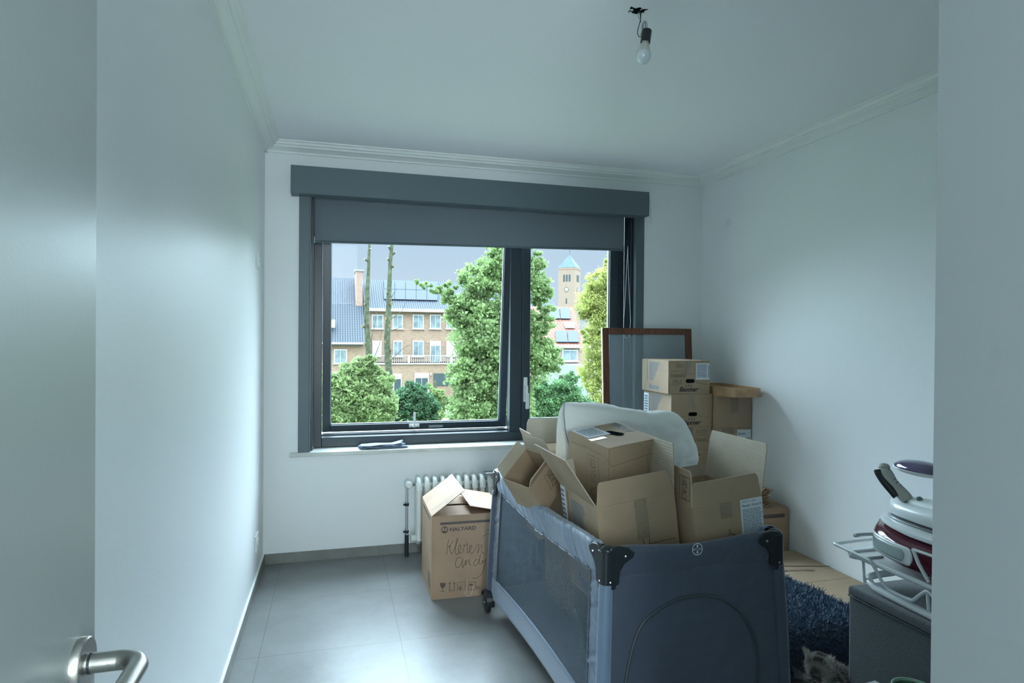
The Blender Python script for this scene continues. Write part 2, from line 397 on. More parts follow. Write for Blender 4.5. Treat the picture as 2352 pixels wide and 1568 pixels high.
# blind cassette and roller blind
bc = thing('roller_blind', 'dark grey roller blind half lowered in the window under its long cassette', 'blind', (0,0,0))
MB().box((-.259,3.957,2.216),(2.076,D-.001,2.381)).build('cassette', M_casing, bc, bevel=.002)
zl, zr = 1.957, 1.998
bl = MB(); bl.grid(lambda u, v: (-.126+2.088*u, 4.118+.004*math.sin(u*9)*v, 2.28-(2.28-(zl+(zr-zl)*u))*v), 20, 4)
bl.build('blind_fabric', M_blind, bc, solid=.0012)
br = MB(); br.tube([(-.126,4.118,zl),(1.962,4.118,zr)], .007, 8)
br.build('bottom_bar', M_casing, bc)
MB().box((-.130,4.108,zl-.008),(-.125,4.126,zl+.03)).build('bar_end_cap', M_gasket, bc); MB().box((1.962,4.108,zr-.008),(1.966,4.126,zr+.028)).build('bar_end_cap', M_gasket, bc)
ch = MB()
def beads(m, pts, r=.0032, step=.0085):
    pts = [Vector(p) for p in pts]
    for a, b_ in zip(pts[:-1], pts[1:]):
        n = max(1, int((b_-a).length/step))
        for i in range(n): m.ell(a.lerp(b_, i/n), (r,r,r), 6)
lp = [(1.985,4.10,2.02),(1.975,4.09,1.90),(1.962,4.08,1.70),(1.948,4.075,1.50),(1.945,4.072,1.42),(1.953,4.07,1.385),(1.968,4.07,1.375),(1.985,4.07,1.385),(1.995,4.072,1.42),(2.0,4.075,1.5),(1.992,4.09,1.75),(1.988,4.10,1.95),(1.986,4.10,2.02)]
beads(ch, lp); ch.tube(lp, .0012, 5)
ch.build('bead_chain', M_whitep, bc)
ch = MB()
for pts in ([(2.079,3.99,2.378),(2.083,3.985,2.34),(2.080,3.98,2.29),(2.088,3.98,2.25),(2.098,3.98,2.225),(2.103,3.98,2.25),(2.096,3.98,2.30),(2.088,3.98,2.36)],
            [(2.086,4.00,2.375),(2.10,4.0,2.32),(2.094,4.0,2.25),(2.106,4.0,2.20),(2.112,4.0,2.175),(2.117,4.0,2.21),(2.106,4.0,2.28)]):
    beads(ch, pts, .0038, .009); ch.tube(pts, .001, 5)
ch.build('gathered_chain', M_whitep, bc)

# folded cloth on the sill
fc = thing('folded_cloth', 'folded blue grey striped cloth lying on the marble window sill', 'cloth', (0.30,4.105,.665), .05)
def clothm():
    m = mat('striped_towel', (.12,.16,.23), .85, bump=.3, bscale=200); t, b = links(m)
    tcn = t.nodes.new('ShaderNodeTexCoord'); w = t.nodes.new('ShaderNodeTexWave'); w.inputs['Scale'].default_value = 18; w.bands_direction = 'Y'
    t.links.new(tcn.outputs['Object'], w.inputs['Vector']); r = t.nodes.new('ShaderNodeValToRGB')
    r.color_ramp.elements[0].color = (.10,.14,.21,1); r.color_ramp.elements[1].color = (.33,.40,.48,1); r.color_ramp.elements[0].position = .45
    t.links.new(w.outputs['Fac'], r.inputs[0]); t.links.new(r.outputs[0], b.inputs['Base Color']); return m
M_towel = clothm()
for k in range(4):
    c = MB(); zz = .003+.0065*k
    c.grid(lambda u, v: (-.145+.29*u*(1-.03*k)+.01*math.sin(5*v+k), -.045+.09*v+.008*math.sin(6*u+k), zz+.004*math.sin(9*u+2*v+k)*.6+(.022*max(0,u-.75)**1.0*2 if k>1 else 0)), 24, 8)
    c.build('cloth_fold', M_towel, fc, solid=.005, smooth=True)

# ---------------------------------------------------------------- door leaf with lever
dr = thing('door_1', None, None); dr['kind'] = 'structure'
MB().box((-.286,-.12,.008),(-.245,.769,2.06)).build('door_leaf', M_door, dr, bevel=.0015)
hn = thing('door_handle', None, None); hn.parent = dr; hn.location = (-.245,.722,1.045)
rot = Matrix.Rotation(PI/2, 4, 'Y')
m_ = MB(); m_.lathe([(0,0),(.026,0),(.026,.007),(.0245,.0088),(.0,.0088)], 32, rot, cap=False); m_.build('rose', M_steel, hn, smooth=True)
R_ = .0098
pts = [(.008,0,0),(.020,0,0),(.036,0,0)]
for k in range(0, 9):
    t = k/8*PI/2; pts.append((.036+.022*math.sin(t), -.022+.022*math.cos(t), 0))
pts += [(.058,-.06,0),(.058,-.10,0),(.058,-.135,0)]
m_ = MB(); m_.tube(pts, R_, 20); m_.build('lever', M_steel, hn, smooth=True)
m_ = MB(); m_.tube([(.010,0,0),(.0125,0,0)], R_+.0006, 20); m_.build('collar_ring', M_black, hn)

# ---------------------------------------------------------------- switches, sockets, wall cap
def plate(name, label, cat, y0, y1, z0, z1, sock):
    t = thing(name, label, cat, (XL, (y0+y1)/2, (z0+z1)/2)); w, h = (y1-y0)/2, (z1-z0)/2
    MB().box((0,-w,-h),(.009,w,h)).build('cover_plate', M_whitep, t, bevel=.002)
    if sock:
        m = MB(); m.lathe([(.0,0),(.019,0),(.019,.004),(.021,.004),(.021,0)], 20, Matrix.Translation((.009,0,0))@rot, cap=False); m.build('socket_ring', M_trimw, t, smooth=True)
        m = MB(); m.box((.009,-.012,-.003),(.0105,-.007,.003)).box((.009,.007,-.003),(.0105,.012,.003)); m.build('pin_hole', M_black, t)
    else:
        MB().box((.009,-.022,-.024),(.012,.022,.024)).build('rocker', M_trimw, t, bevel=.001)
        MB().box((.012,-.004,-.004),(.0128,.004,.004)).build('indicator', M_inkb, t)
plate('wall_switch', 'small white wall switch high on the left wall near the window', 'switch', 3.64, 3.76, 1.735, 1.82, False)
plate('wall_socket', 'white wall socket low on the left wall above the skirting', 'socket', 3.64, 3.76, .205, .29, True)
m_ = MB(); m_.lathe([(.0,0),(.028,0),(.028,.003),(.024,.005),(0,.005)], 24, Matrix.Rotation(-PI/2,4,'Y'), cap=False)
wc = m_.build('blank_cover_cap', mat('cap_paint', (.66,.73,.72), .6), smooth=True, loc=(XR,3.74,2.16))
tag(wc, 'round painted blank cover on the right wall near the corner', 'cover')

# ---------------------------------------------------------------- bulb on wires
lb = thing('hanging_bulb', 'unlit white light bulb in a black socket hanging by bare wires', 'light bulb', (1.045,2.053,CH))
tilt = Matrix.Translation((.016,0,-.063)) @ Matrix.Rotation(math.radians(8), 4, 'Y')
m_ = MB(); m_.lathe([(0,0),(.016,0),(.0175,-.003),(.0175,-.045),(.0165,-.045),(.016,-.02),(0,-.02)], 24, tilt, cap=False); m_.build('lamp_socket', M_black, lb, smooth=True)
m_ = MB(); m_.lathe([(.012,-.040),(.0135,-.048),(.016,-.058),(.0225,-.076),(.0240,-.080)], 28, tilt, cap=False)
m_.build('bulb_neck', mat('bulb_ceramic', (.56,.58,.52), .5), lb, smooth=True)
bp_ = [(.0240,-.080)]+[(.0285*math.cos(a)*1.0, -.094-.030*math.sin(a)) for a in [x*PI/20 for x in range(-5,11)]]
bp_ = [(.0240,-.080)]+[(max(.0001,.0272*math.cos(a)), -.093-.0285*math.sin(a)) for a in [x*PI/20 for x in range(-8,11)]]
bp_[0] = (.0240,-.080)
m_ = MB(); m_.lathe([p for p in bp_ if p[1] <= -.0799], 28, tilt, cap=False)
m_.build('bulb_globe', mat('opal_glass', (.66,.72,.74), .12, coat=.5), lb, smooth=True)
M_wire = mat('dark_wire', (.05,.07,.08), .5); M_wire2 = mat('grey_wire', (.24,.28,.28), .5)
for pts, mm_, r in (([(-.012,0,.0),(-.010,0,-.03),(-.008,.002,-.035),(-.014,0,-.045),(-.020,0,-.065),(-.021,0,-.080),(-.016,0,-.090),(-.008,0,-.091)], M_wire, .0014),
        ([(-.006,.004,0),(-.007,.004,-.02),(-.011,.004,-.04),(-.018,.004,-.065),(-.019,.004,-.078),(-.014,.004,-.087)], M_wire, .0014),
        ([(-.010,0,-.088),(-.004,0,-.070),(-.003,0,-.045),(.003,0,-.033),(.010,0,-.031),(.0145,0,-.037),(.016,0,-.05),(.018,0,-.064)], M_wire2, .0013),
        ([(.0,0,-.064),(.001,0,-.045),(.006,0,-.036),(.010,0,-.036),(.010,0,-.045),(.008,0,-.064)], M_wire, .0013),
        ([(-.016,0,0),(-.020,0,-.018),(-.014,0,-.028),(-.006,0,-.026)], M_wire2, .001)):
    c = MB(); c.tube(pts, r, 6); c.build('wire', mm_, lb, smooth=True)
hole = MB(); n = 22; pts = []
for i in range(n):
    a = 2*PI*i/n; rr = (.020+.012*random.random())*(1.25 if abs(math.cos(a)) > .8 else .8)
    pts.append((rr*math.cos(a), rr*math.sin(a)))
hole.prism(pts, -.0015, .0)
ho_ = hole.build('ceiling_hole', M_grille, loc=(1.02,2.053,CH))
tag(ho_, 'ragged dark hole in the ceiling plaster above the bare bulb', 'hole')
m_ = MB()
for i in range(16):
    a = random.random()*2*PI; r0 = .015+.02*random.random(); q = Vector((r0*math.cos(a), r0*math.sin(a), -.002))
    m_.add([q, q+Vector((random.uniform(-.012,.012),random.uniform(-.012,.012),-.004)), q+Vector((random.uniform(-.014,.014),random.uniform(-.01,.01),-.001))], [(0,1,2)])
m_.build('torn_plaster', M_trimw, ho_, solid=.0008)

def Zp(px, py, z):
    d = cf + cr2*((px-1176)/FPX) - cu2*((py-784)/FPX)
    return Vector((0, 0, EYE)) + d*((z-EYE)/d.z)

# ---------------------------------------------------------------- printing helpers
def face(side, w, d, h):
    """frame of one carton side: x along the side, y up the side, z outward"""
    o, u, v = {'front': ((-w/2,-d/2,0),(1,0,0),(0,0,1)), 'left': ((-w/2,d/2,0),(0,-1,0),(0,0,1)), 'right': ((w/2,-d/2,0),(0,1,0),(0,0,1)),
               'back': ((w/2,d/2,0),(-1,0,0),(0,0,1)), 'top': ((-w/2,-d/2,h),(1,0,0),(0,1,0))}[side]
    u, v = Vector(u), Vector(v); n = u.cross(v)
    m = Matrix((u, v, n)).transposed().to_4x4(); m.translation = Vector(o) + n*.0008
    return m
def smoothpts(p, k=5):
    if len(p) < 3: return p
    p = [Vector((*q, 0)) for q in p]; q = [p[0]]+p+[p[-1]]; out = []
    for i in range(1, len(q)-2):
        a, b_, c, d = q[i-1:i+3]
        for j in range(k):
            t = j/k; out.append(.5*((2*b_)+(-a+c)*t+(2*a-5*b_+4*c-d)*t*t+(-a+3*b_-3*c+d)*t**3))
    out.append(p[-1]); return [(v.x, v.y) for v in out]
def strokes(m, T, lines, w=.002, smooth=True):
    for ln in lines:
        p = smoothpts(ln) if smooth else ln
        for a, b_ in zip(p[:-1], p[1:]):
            a, b_ = Vector((*a, 0)), Vector((*b_, 0)); dd = b_-a
            if dd.length < 1e-7: continue
            dd.normalize(); nn = Vector((-dd.y, dd.x, 0))*w/2; ee = dd*w*.35
            m.add([a-nn-ee, b_-nn+ee, b_+nn+ee, a+nn-ee], [(0,1,2,3)], T)
    return m
def textmesh(m, T, s, x, y, height, width=None, shear=0, bold=0, spacing=1):
    cu_ = bpy.data.curves.new('t', 'FONT'); cu_.body = s; cu_.size = 1; cu_.shear = shear; cu_.offset = bold; cu_.resolution_u = 3; cu_.space_character = spacing
    ob = bpy.data.objects.new('t', cu_); me = bpy.data.meshes.new_from_object(ob)
    V = [v.co.copy() for v in me.vertices]; F = [tuple(p.vertices) for p in me.polygons]
    x0, x1 = min(v.x for v in V), max(v.x for v in V); y1 = .70
    k = height/y1; kx = k if width is None else width/(x1-x0)
    m.add([(x+(v.x-x0)*kx, y+v.y*k, 0) for v in V], F, T)
    bpy.data.objects.remove(ob); bpy.data.curves.remove(cu_); bpy.data.meshes.remove(me)
def rect(m, T, x0, y0, x1, y1, z=0): m.add([(x0,y0,z),(x1,y0,z),(x1,y1,z),(x0,y1,z)], [(0,1,2,3)], T)
def frame2(m, T, x0, y0, x1, y1, w): strokes(m, T, [[(x0,y0),(x1,y0)],[(x1,y0),(x1,y1)],[(x1,y1),(x0,y1)],[(x0,y1),(x0,y0)]], w, False)
def textblock(m, T, x0, y0, x1, y1, n, taper=0, rng=random.Random(3), k=.55):
    for i in range(n):
        y = y1-(y1-y0)*(i+.5)/n; hh = (y1-y0)/n*k; x = x0; xe = x0+(x1-x0)*(1-taper*i/n)*(.86+.14*rng.random())
        while x < xe:
            l = (x1-x0)*(.06+.12*rng.random()); rect(m, T, x, y-hh/2, min(x+l, xe), y+hh/2); x += l+(x1-x0)*.025
def disc(m, T, cx, cy, r, r0=0, k=24):
    V = [(cx+r*math.cos(2*PI*i/k), cy+r*math.sin(2*PI*i/k), 0) for i in range(k)]
    if r0: V += [(cx+r0*math.cos(2*PI*i/k), cy+r0*math.sin(2*PI*i/k), 0) for i in range(k)]; m.add(V, [(i,(i+1)%k,k+(i+1)%k,k+i) for i in range(k)], T)
    else: m.add(V, [tuple(range(k))], T)

FL = {'front': 0, 'left': 1, 'back': 2, 'right': 3}
def carton(name, label, loc, rot, w, d, h, flaps=None, m=None, group=None, th=.004, cat='cardboard box', kind=None):
    """cardboard box; flaps None = taped shut, else {side: (length, outward angle in degrees, taper)}"""
    m = m or M_card
    t = thing(name, label, cat, loc, rot, group)
    b = MB()
    if flaps is None:
        b.box((-w/2,-d/2,0),(w/2,d/2,h-.005)); b.build('carton_body', m, t, bevel=.002)
        for s, z in ((-1, h-.005), (1, h-.005)):
            c = MB(); c.box((-w/2+.001, s*.001, z), (w/2-.001, s*(d/2-.001), h-.0005)); c.build('lid_flap', m, t, bevel=.0012)
    else:
        e = .0015
        b.box((-w/2,-d/2,0),(w/2,d/2,th)).box((-w/2,-d/2,th),(-w/2+th,d/2,h)).box((w/2-th,-d/2,th),(w/2,d/2,h))
        b.box((-w/2+th,-d/2,th),(w/2-th,-d/2+th,h)).box((-w/2+th,d/2-th,th),(w/2-th,d/2,h)); b.build('carton_body', m, t, bevel=.001)
        for side, spec in flaps.items():
            ln, an, tp = (list(spec)+[.012])[:3]
            fw = w if side in ('front','back') else d
            off = d/2 if side in ('front','back') else w/2
            # local hinge frame: x along hinge, y outward, z up
            c = MB(); a = math.radians(an)
            pl = [(-fw/2+.002,0),(fw/2-.002,0),(fw/2-tp,ln*.86),(fw/2-tp-.008,ln),(-fw/2+tp+.008,ln),(-fw/2+tp,ln*.86)]
            c.prism(pl, -th/2, th/2)
            # prism is in xy; stand it up then open outward by the angle
            ang = {'front': 0, 'right': PI/2, 'back': PI, 'left': -PI/2}[side]
            Mx = Matrix.Rotation(ang, 4, 'Z') @ Matrix.Translation((0,-off+th/2,h)) @ Matrix.Rotation(PI/2+a, 4, 'X')
            c.v = [tuple(Mx @ Vector(p)) for p in c.v]
            fo = c.build('flap', [M_cardin if m is not M_card2 else m, m], t, bevel=.0008)
            # prism faces: 0 bottom cap, 1 top cap. top cap (+z) faces outward
            me = fo.data
            me.polygons[1].material_index = 1 if m is not M_card2 else 0
    return t
def ink(parent, fn, name='printing', m=None):
    b = MB(); fn(b); return b.build(name, m or M_ink, parent)
def label(parent, T, x0, y0, x1, y1, fn=None, name='paper_label'):
    b = MB(); b.T = T; b.box((x0,y0,-.0006),(x1,y1,.0002)); o = b.build(name, M_paper, parent)
    if fn:
        c = MB(); fn(c, T @ Matrix.Translation((0,0,.0006))); c.build('label_text', M_inkb, o)
    return o
def tape(parent, T, x0, y0, x1, y1, m=None, fold=None):
    b = MB(); b.T = T; nx, ny = 6, 14
    b.grid(lambda u, v: (x0+(x1-x0)*u, y0+(y1-y0)*v, .0004+.0005*noise.noise(Vector((u*3, v*6, x0*50)))), nx, ny)
    return b.build('packing_tape', m or M_tape, parent)

# ---------------------------------------------------------------- big moving box on the floor by the radiator
W_, D_, H_ = .405, .42, .435
hb = carton('moving_box', 'brown moving box marked Kleren andy standing on the tiles by the radiator', (.4925+W_/2, 3.284+D_/2, 0), (0,0,-.015), W_, D_, H_,
            flaps={'front': (.19,-90,.030), 'back': (.19,-90,.030)}, m=M_card2)
# the two long top flaps lean on each other and form a ridge
for sgn, ln, an, zz in ((-1,.215,-54,0), (1,.205,-78,0)):
    c = MB(); c.prism([(-D_/2+.003,0),(D_/2-.003,0),(D_/2-.006,ln),(-D_/2+.006,ln)], .0, .004)
    Mx = Matrix.Rotation(PI/2*sgn, 4, 'Z') @ Matrix.Translation((0,-W_/2+.002,H_)) @ Matrix.Rotation(PI/2+math.radians(an), 4, 'X')
    c.v = [tuple(Mx @ Vector(p)) for p in c.v]; fo = c.build('flap', M_card2, hb, bevel=.001)
    T = Mx @ Matrix.Translation((0,0,.0046))
    tp_ = MB(); tp_.T = T; tp_.grid(lambda u, v: (-D_/2+.005+(D_-.01)*u, ln-.022+.022*v, .0006*math.sin(u*60)+.0006), 40, 2); tp_.build('creased_tape', M_tapew, fo)
    if sgn < 0:
        T2 = T @ Matrix.Rotation(PI/2, 4, 'Z')
        def fx(b, T=T):
            strokes(b, T, [[(-D_/2+.02,.10),(D_/2-.04,.10)]], .001, False) if False else None
            strokes(b, T, [[(D_/2-.075,.02),(D_/2-.075,ln-.03)],[(D_/2-.082,.02),(D_/2-.082,ln-.03)]], .0012, False)
            k = 20; strokes(b, T, [[(D_/2-.04+.016*math.cos(2*PI*i/k), .12+.03*math.sin(2*PI*i/k)) for i in range(k+1)]], .0012)
            textmesh(b, T @ Matrix.Translation((D_/2-.034,.10,0)) @ Matrix.Rotation(PI/2,4,'Z'), '300', 0, 0, .010)
        ink(fo, fx, 'printing', M_inkb)
Tf = face('front', W_, D_, H_)
def C2(cx, cy): return ((cx-875)/7.84*.00233, (1550-.093*(cx-875)-cy)/7.84*.00228)
def logo_h(b, T, x, y, s):      # round mark with two sails
    disc(b, T, x, y, s*.5, 0, 28)
def halyard(parent, T, x, y, s, inkm, paperm):
    def f(b):
        disc(b, T, x+.5*s, y+.5*s, .5*s, .36*s, 32)
        Tt = T
        b.add([(x+.44*s,y+.12*s,0),(x+.16*s,y+.22*s,0),(x+.2*s,y+.14*s,0)], [(0,1,2)], Tt)
        # dark field behind the sails
        b.add([(x+.08*s,y+.3*s,0),(x+.92*s,y+.3*s,0),(x+.80*s,y+.12*s,0),(x+.5*s,y+.03*s,0),(x+.2*s,y+.12*s,0)], [(0,4,3,2,1)], Tt)
        b.add([(x+.47*s,y+.28*s,0),(x+.53*s,y+.28*s,0),(x+.60*s,y+.9*s,0),(x+.36*s,y+.9*s,0)], [(0,1,2,3)], Tt)
        textmesh(b, T, 'HALYARD', x+1.22*s, y+.24*s, .52*s, width=3.8*s, bold=.035)
    return ink(parent, f, 'printed_logo', inkm)
x_, y_ = C2(1045, 345); s_ = .037
halyard(hb, Tf, x_, y_, s_, M_inkp, M_card2)
def f(b):
    a = C2(1043,150); strokes(b, Tf, [[(a[0], a[1]-.006), (W_-.002, a[1]-.006)]], .0135, False)
ink(hb, f, 'printed_stripe', M_inkp)
TL = face('left', W_, D_, H_)
ink(hb, lambda b: (rect(b, TL, .05, H_-.035, D_-.06, H_-.022), textblock(b, TL, D_-.12, .04, D_-.03, .12, 5), strokes(b, TL, [[(D_-.2,.10),(D_-.19,.2)]], .003)), 'printed_stripe', M_inkp)
KL = [[(1175,455),(1160,560),(1143,735)],[(1265,465),(1225,520),(1178,595),(1212,560),(1196,610),(1235,710),(1290,600),(1335,480),(1338,425),(1318,470),(1300,590),(1302,690),(1332,718),(1380,650),(1402,580),(1385,545),(1360,575),(1355,650),(1385,700),(1430,670)],
      [(1430,670),(1455,580),(1450,540),(1475,555),(1515,520),(1512,620),(1522,692),(1562,640),(1592,570),(1575,545),(1550,590),(1560,670),(1600,692),(1650,640)],
      [(1650,640),(1680,560),(1722,522),(1715,600),(1702,690),(1740,590),(1785,532),(1772,620),(1785,682),(1832,688)],
      [(1425,790),(1360,772),(1315,830),(1302,915),(1330,955),(1380,930),(1420,850),(1440,800),(1425,870),(1432,958),(1468,870),(1495,815),(1490,870),(1482,915),(1520,840),(1555,808),(1550,880),(1590,920)],
      [(1710,800),(1665,815),(1632,870),(1645,918),(1690,900),(1735,800),(1755,708),(1738,800),(1735,880),(1765,885),(1795,820),(1798,862),(1850,805),(1838,880),(1810,990),(1765,1085),(1700,1138),(1612,1150)],
      [(1870,255),(1940,272)],[(1780,385),(1940,310)]]
ink(hb, lambda b: strokes(b, Tf, [[C2(*p) for p in l] for l in KL], .0019), 'handwriting', M_ink)
def icons(b):
    T = Tf
    b.add([(*C2(1028,1235),0),(*C2(1132,1235),0),(*C2(1122,1300),0),(*C2(1085,1335),0),(*C2(1068,1335),0),(*C2(1040,1300),0)], [(0,5,4,3,2,1)], T)
    strokes(b, T, [[C2(1077,1330),C2(1079,1385)],[C2(1050,1388),C2(1112,1386)]], .003, False)
    for x in (1203, 1285): 
        strokes(b, T, [[C2(x,1360),C2(x,1235)]], .0035, False); b.add([(*C2(x-20,1252),0),(*C2(x+20,1250),0),(*C2(x,1215),0)], [(0,1,2)], T)
    strokes(b, T, [[C2(1195,1377),C2(1285,1374)]], .003, False)
    for x0 in (1340, 1530):
        a, c = C2(x0,1368), C2(x0+140,1212); frame2(b, T, a[0], a[1], c[0], c[1], .002)
    disc(b, T, *C2(1392,1340), .005); strokes(b, T, [[C2(1360,1322),C2(1392,1310),C2(1425,1320)]], .003)
    for a in range(5): strokes(b, T, [[C2(1415+18*math.cos(a*1.3),1275+18*math.sin(a*1.3)),C2(1415+42*math.cos(a*1.3),1275+42*math.sin(a*1.3))]], .0016, False)
    b.add([(*C2(1540,1285),0),(*C2(1560,1258),0),(*C2(1585,1248),0),(*C2(1612,1255),0),(*C2(1630,1278),0)], [(0,4,3,2,1)], T)
    strokes(b, T, [[C2(1585,1280),C2(1586,1335),C2(1598,1345)]], .002)
    for k in range(3): strokes(b, T, [[C2(1672,1298+20*k),C2(1735+6*k,1296+20*k)]], .002, False)
ink(hb, icons, 'handling_symbols', M_inkp)
tape(hb, Tf, .30, .0, .33, .10, M_tapew) if False else None
b = MB(); strokes(b, Tf, [[C2(1490,1450),C2(1512,1300),C2(1520,1205)],[C2(1575,1475),C2(1612,1380),C2(1625,1290)],[C2(1500,1470),C2(1560,1480)]], .0015); b.build('clear_tape_edge', M_paper, hb)
# white ceramic-looking plastic bag tucked under the left flap
# ---------------------------------------------------------------- radiator, pipe, valve
rd = thing('column_radiator', 'old white cast iron column radiator under the window', 'radiator', (.505, 3.955, 0))
sec = None
for k in range(24):
    m_ = MB(); x = .05*k
    zt, zb = .487, .10
    for y in (-.045, 0.0, .045):
        m_.tube([(x,y,zb+.02),(x,y,zt-.055)], [.0155,.0155], 10)
    # pointed heads joining the columns
    m_.tube([(x,-.052,zt-.065),(x,-.040,zt-.028),(x,-.01,zt),(x,.03,zt),(x,.052,zt-.03)], [.019,.0185,.014,.013,.016], 10)
    m_.tube([(x,-.05,zb+.03),(x,-.03,zb+.005),(x,.03,zb+.005),(x,.05,zb+.03)], [.018,.018,.018,.018], 10)
    if k < 23: m_.tube([(x,0,zt-.04),(x+.05,0,zt-.04)], .014, 8); m_.tube([(x,0,zb+.03),(x+.05,0,zb+.03)], .014, 8)
    m_.build('radiator_section', M_white, rd, smooth=True)
m_ = MB(); m_.tube([(-.045,0,.12),(-.012,0,.12)], [.024,.020], 14); m_.build('end_plug', M_white, rd, smooth=True)
m_ = MB(); m_.tube([(-.02,0,.447),(-.005,0,.447)], .016, 12); m_.build('end_plug', M_white, rd, smooth=True)
for x in (.1, 1.05):
    for y in (.03, -.05): MB().box((x-.02,y,.0),(x+.0,y+.02,.11)).build('radiator_foot', M_white, rd, bevel=.003)
MB().box((.545,-.085,.375),(.592,-.062,.455)).build('heat_meter', mat('beige_plastic', (.55,.52,.44), .45), rd, bevel=.003)
pv = thing('radiator_pipe', 'thin metal heating pipe with white thermostat head left of the radiator', 'pipe', (.438, 3.985, 0))
m_ = MB(); m_.tube([(0,0,.12),(0,0,.44)], .0075, 12); m_.build('pipe', M_chrome, pv, smooth=True)
m_ = MB(); m_.tube([(0,0,.0),(0,0,.135)], .0125, 12); m_.build('foam_sleeve', M_black, pv, smooth=True)
for z in (.155, .325):
    m_ = MB(); m_.tube([(0,0,z-.008),(0,0,z+.008)], .0125, 12); m_.tube([(-.022,-.004,z),(-.012,-.002,z)], .006, 8); m_.tube([(0,0,z),(0,.06,z)], .004, 8); m_.build('pipe_clamp', M_black, pv, smooth=True)
m_ = MB(); m_.tube([(0,0,.435),(0,0,.475)], .013, 12); m_.tube([(0,0,.452),(.045,-.02,.450)], .009, 10); m_.build('valve_body', M_chrome, pv, smooth=True)
m_ = MB(); m_.tube([(.004,-.004,.458),(.006,-.03,.458),(.008,-.052,.456),(.0085,-.060,.456)], [.021,.0235,.021,.016], 20); m_.build('thermostat_head', M_whitep, pv, smooth=True)
t = thing('metal_tray', 'narrow grey metal tray lying on top of the radiator', 'tray', (1.0, 3.95, .503), .02)
MB().box((-.075,-.035,0),(.075,.035,.004)).build('tray_base', M_chrome, t, bevel=.001)
m_ = MB(); m_.tube([(-.075,-.035,.006),(.075,-.035,.006),(.075,.035,.006),(-.075,.035,.006)], .0035, 8, closed=True); m_.build('tray_rim', M_chrome, t)

# ---------------------------------------------------------------- stacked cartons in the corner
def handhole(parent, T, cx, cy, w=.062, h=.024):
    def sh(b):
        k = 10; pts = []
        for s, a0 in ((1,-PI/2),(-1,PI/2)):
            for i in range(k+1): pts.append((cx+s*(w/2-h/2)+h/2*math.cos(a0+PI*i/k), cy+h/2*math.sin(a0+PI*i/k)))
        b.add([(x,y,0) for x, y in pts], [tuple(range(len(pts)))], T)
    return ink(parent, sh, 'hand_hole', M_grille)
def baxter_front(parent, T, w, h, full=True, col=None):
    def f(b):
        textmesh(b, T, 'Baxter', w*.26, h*.075, h*.13, width=w*.47, shear=.25, bold=.03)
        for k in range(3):
            x = w*(.425+.065*k); strokes(b, T, [[(x,h*.27),(x,h*.235)]], .003, False); b.add([(x-.005,h*.24,0),(x,h*.205,0),(x+.005,h*.24,0)], [(0,1,2)], T)
        def dash(a, c, n=10):
            for i in range(n):
                p = [a[0]+(c[0]-a[0])*i/n, a[1]+(c[1]-a[1])*i/n]; q = [a[0]+(c[0]-a[0])*(i+.6)/n, a[1]+(c[1]-a[1])*(i+.6)/n]
                strokes(b, T, [[p, q]], .0018, False)
        dash((.006,h*.25),(w*.34,h*.32)); dash((w*.66,h*.33),(w-.006,h*.27)); dash((.006,.01),(.006,h*.25),6); dash((w-.006,.01),(w-.006,h*.27),6)
    ink(parent, f, 'printed_logo')
def list_side(parent, T, w, h, logo=True):
    ink(parent, lambda b: textblock(b, T, w*.30, h*.36, w*.72, h*.93, 22, taper=.62), 'printed_list', M_inkb)
    if logo: ink(parent, lambda b: textmesh(b, T, 'Baxter', w*.30, h*.09, h*.15, width=w*.38, bold=.02), 'printed_logo', M_inkb)
    ink(parent, lambda b: strokes(b, T, [[(w*.20,h*.98),(w*.215,h*.9),(w*.215,h*.32)]], .003), 'side_slit', M_inkp)
def G(*ls): return [list(l) for l in ls]
# little single-stroke hand, unit cell 0..1
HW = {'5': [[(.8,1),(.3,1),(.2,.55),(.6,.6),(.75,.3),(.5,.02),(.1,.1)]], '2': [[(.15,.8),(.5,1),(.75,.75),(.4,.35),(.1,.02),(.5,.1),(.9,.05)]],
      'E': [[(.85,.95),(.3,1),(.2,.5),(.15,.02),(.8,.05)],[(.2,.5),(.65,.55)]], 'L': [[(.35,1),(.2,.05),(.8,.1),(.85,.4)]],
      'B': [[(.15,0),(.25,1),(.7,.85),(.6,.55),(.3,.5),(.8,.4),(.7,.05),(.15,0)]], 'e': [[(.1,.3),(.6,.4),(.5,.65),(.2,.55),(.15,.15),(.5,0),(.9,.2)]],
      'h': [[(.1,0),(.35,1.1),(.2,.4),(.5,.6),(.6,.3),(.6,.05),(.9,.15)]], 'a': [[(.7,.55),(.3,.55),(.1,.2),(.4,0),(.7,.5),(.65,.05),(.95,.15)]],
      'n': [[(.1,.0),(.15,.55),(.2,.3),(.5,.6),(.6,.3),(.65,.02),(.95,.15)]], 'd': [[(.6,.5),(.2,.5),(.1,.1),(.5,.05),(.75,1.1),(.65,.3),(.8,.02)]],
      'l': [[(.1,.1),(.6,1.1),(.4,1.1),(.3,.1),(.8,.1)]], 'x': [[(.1,.6),(.8,0)],[(.8,.6),(.1,0)]], 'M': [[(.05,0),(.2,1),(.45,.3),(.8,1),(.85,0)]],
      'K': [[(.2,0),(.3,1)],[(.85,1),(.3,.5),(.8,0)]], 'A': [[(0,0),(.5,1),(.8,0)],[(.2,.4),(.7,.45)]], 'S': [[(.8,.9),(.3,1),(.3,.6),(.7,.4),(.5,0),(.1,.1)]]}
def hand(b, T, s, x, y, h, w, slant=.25, lw=.0014):
    for c in s:
        if c in HW: strokes(b, T, [[(x+w*p+slant*h*q, y+h*q) for p, q in l] for l in HW[c]], lw)
        x += w*1.02
w0, d0, h0 = .290, .35, .2065
tops = []
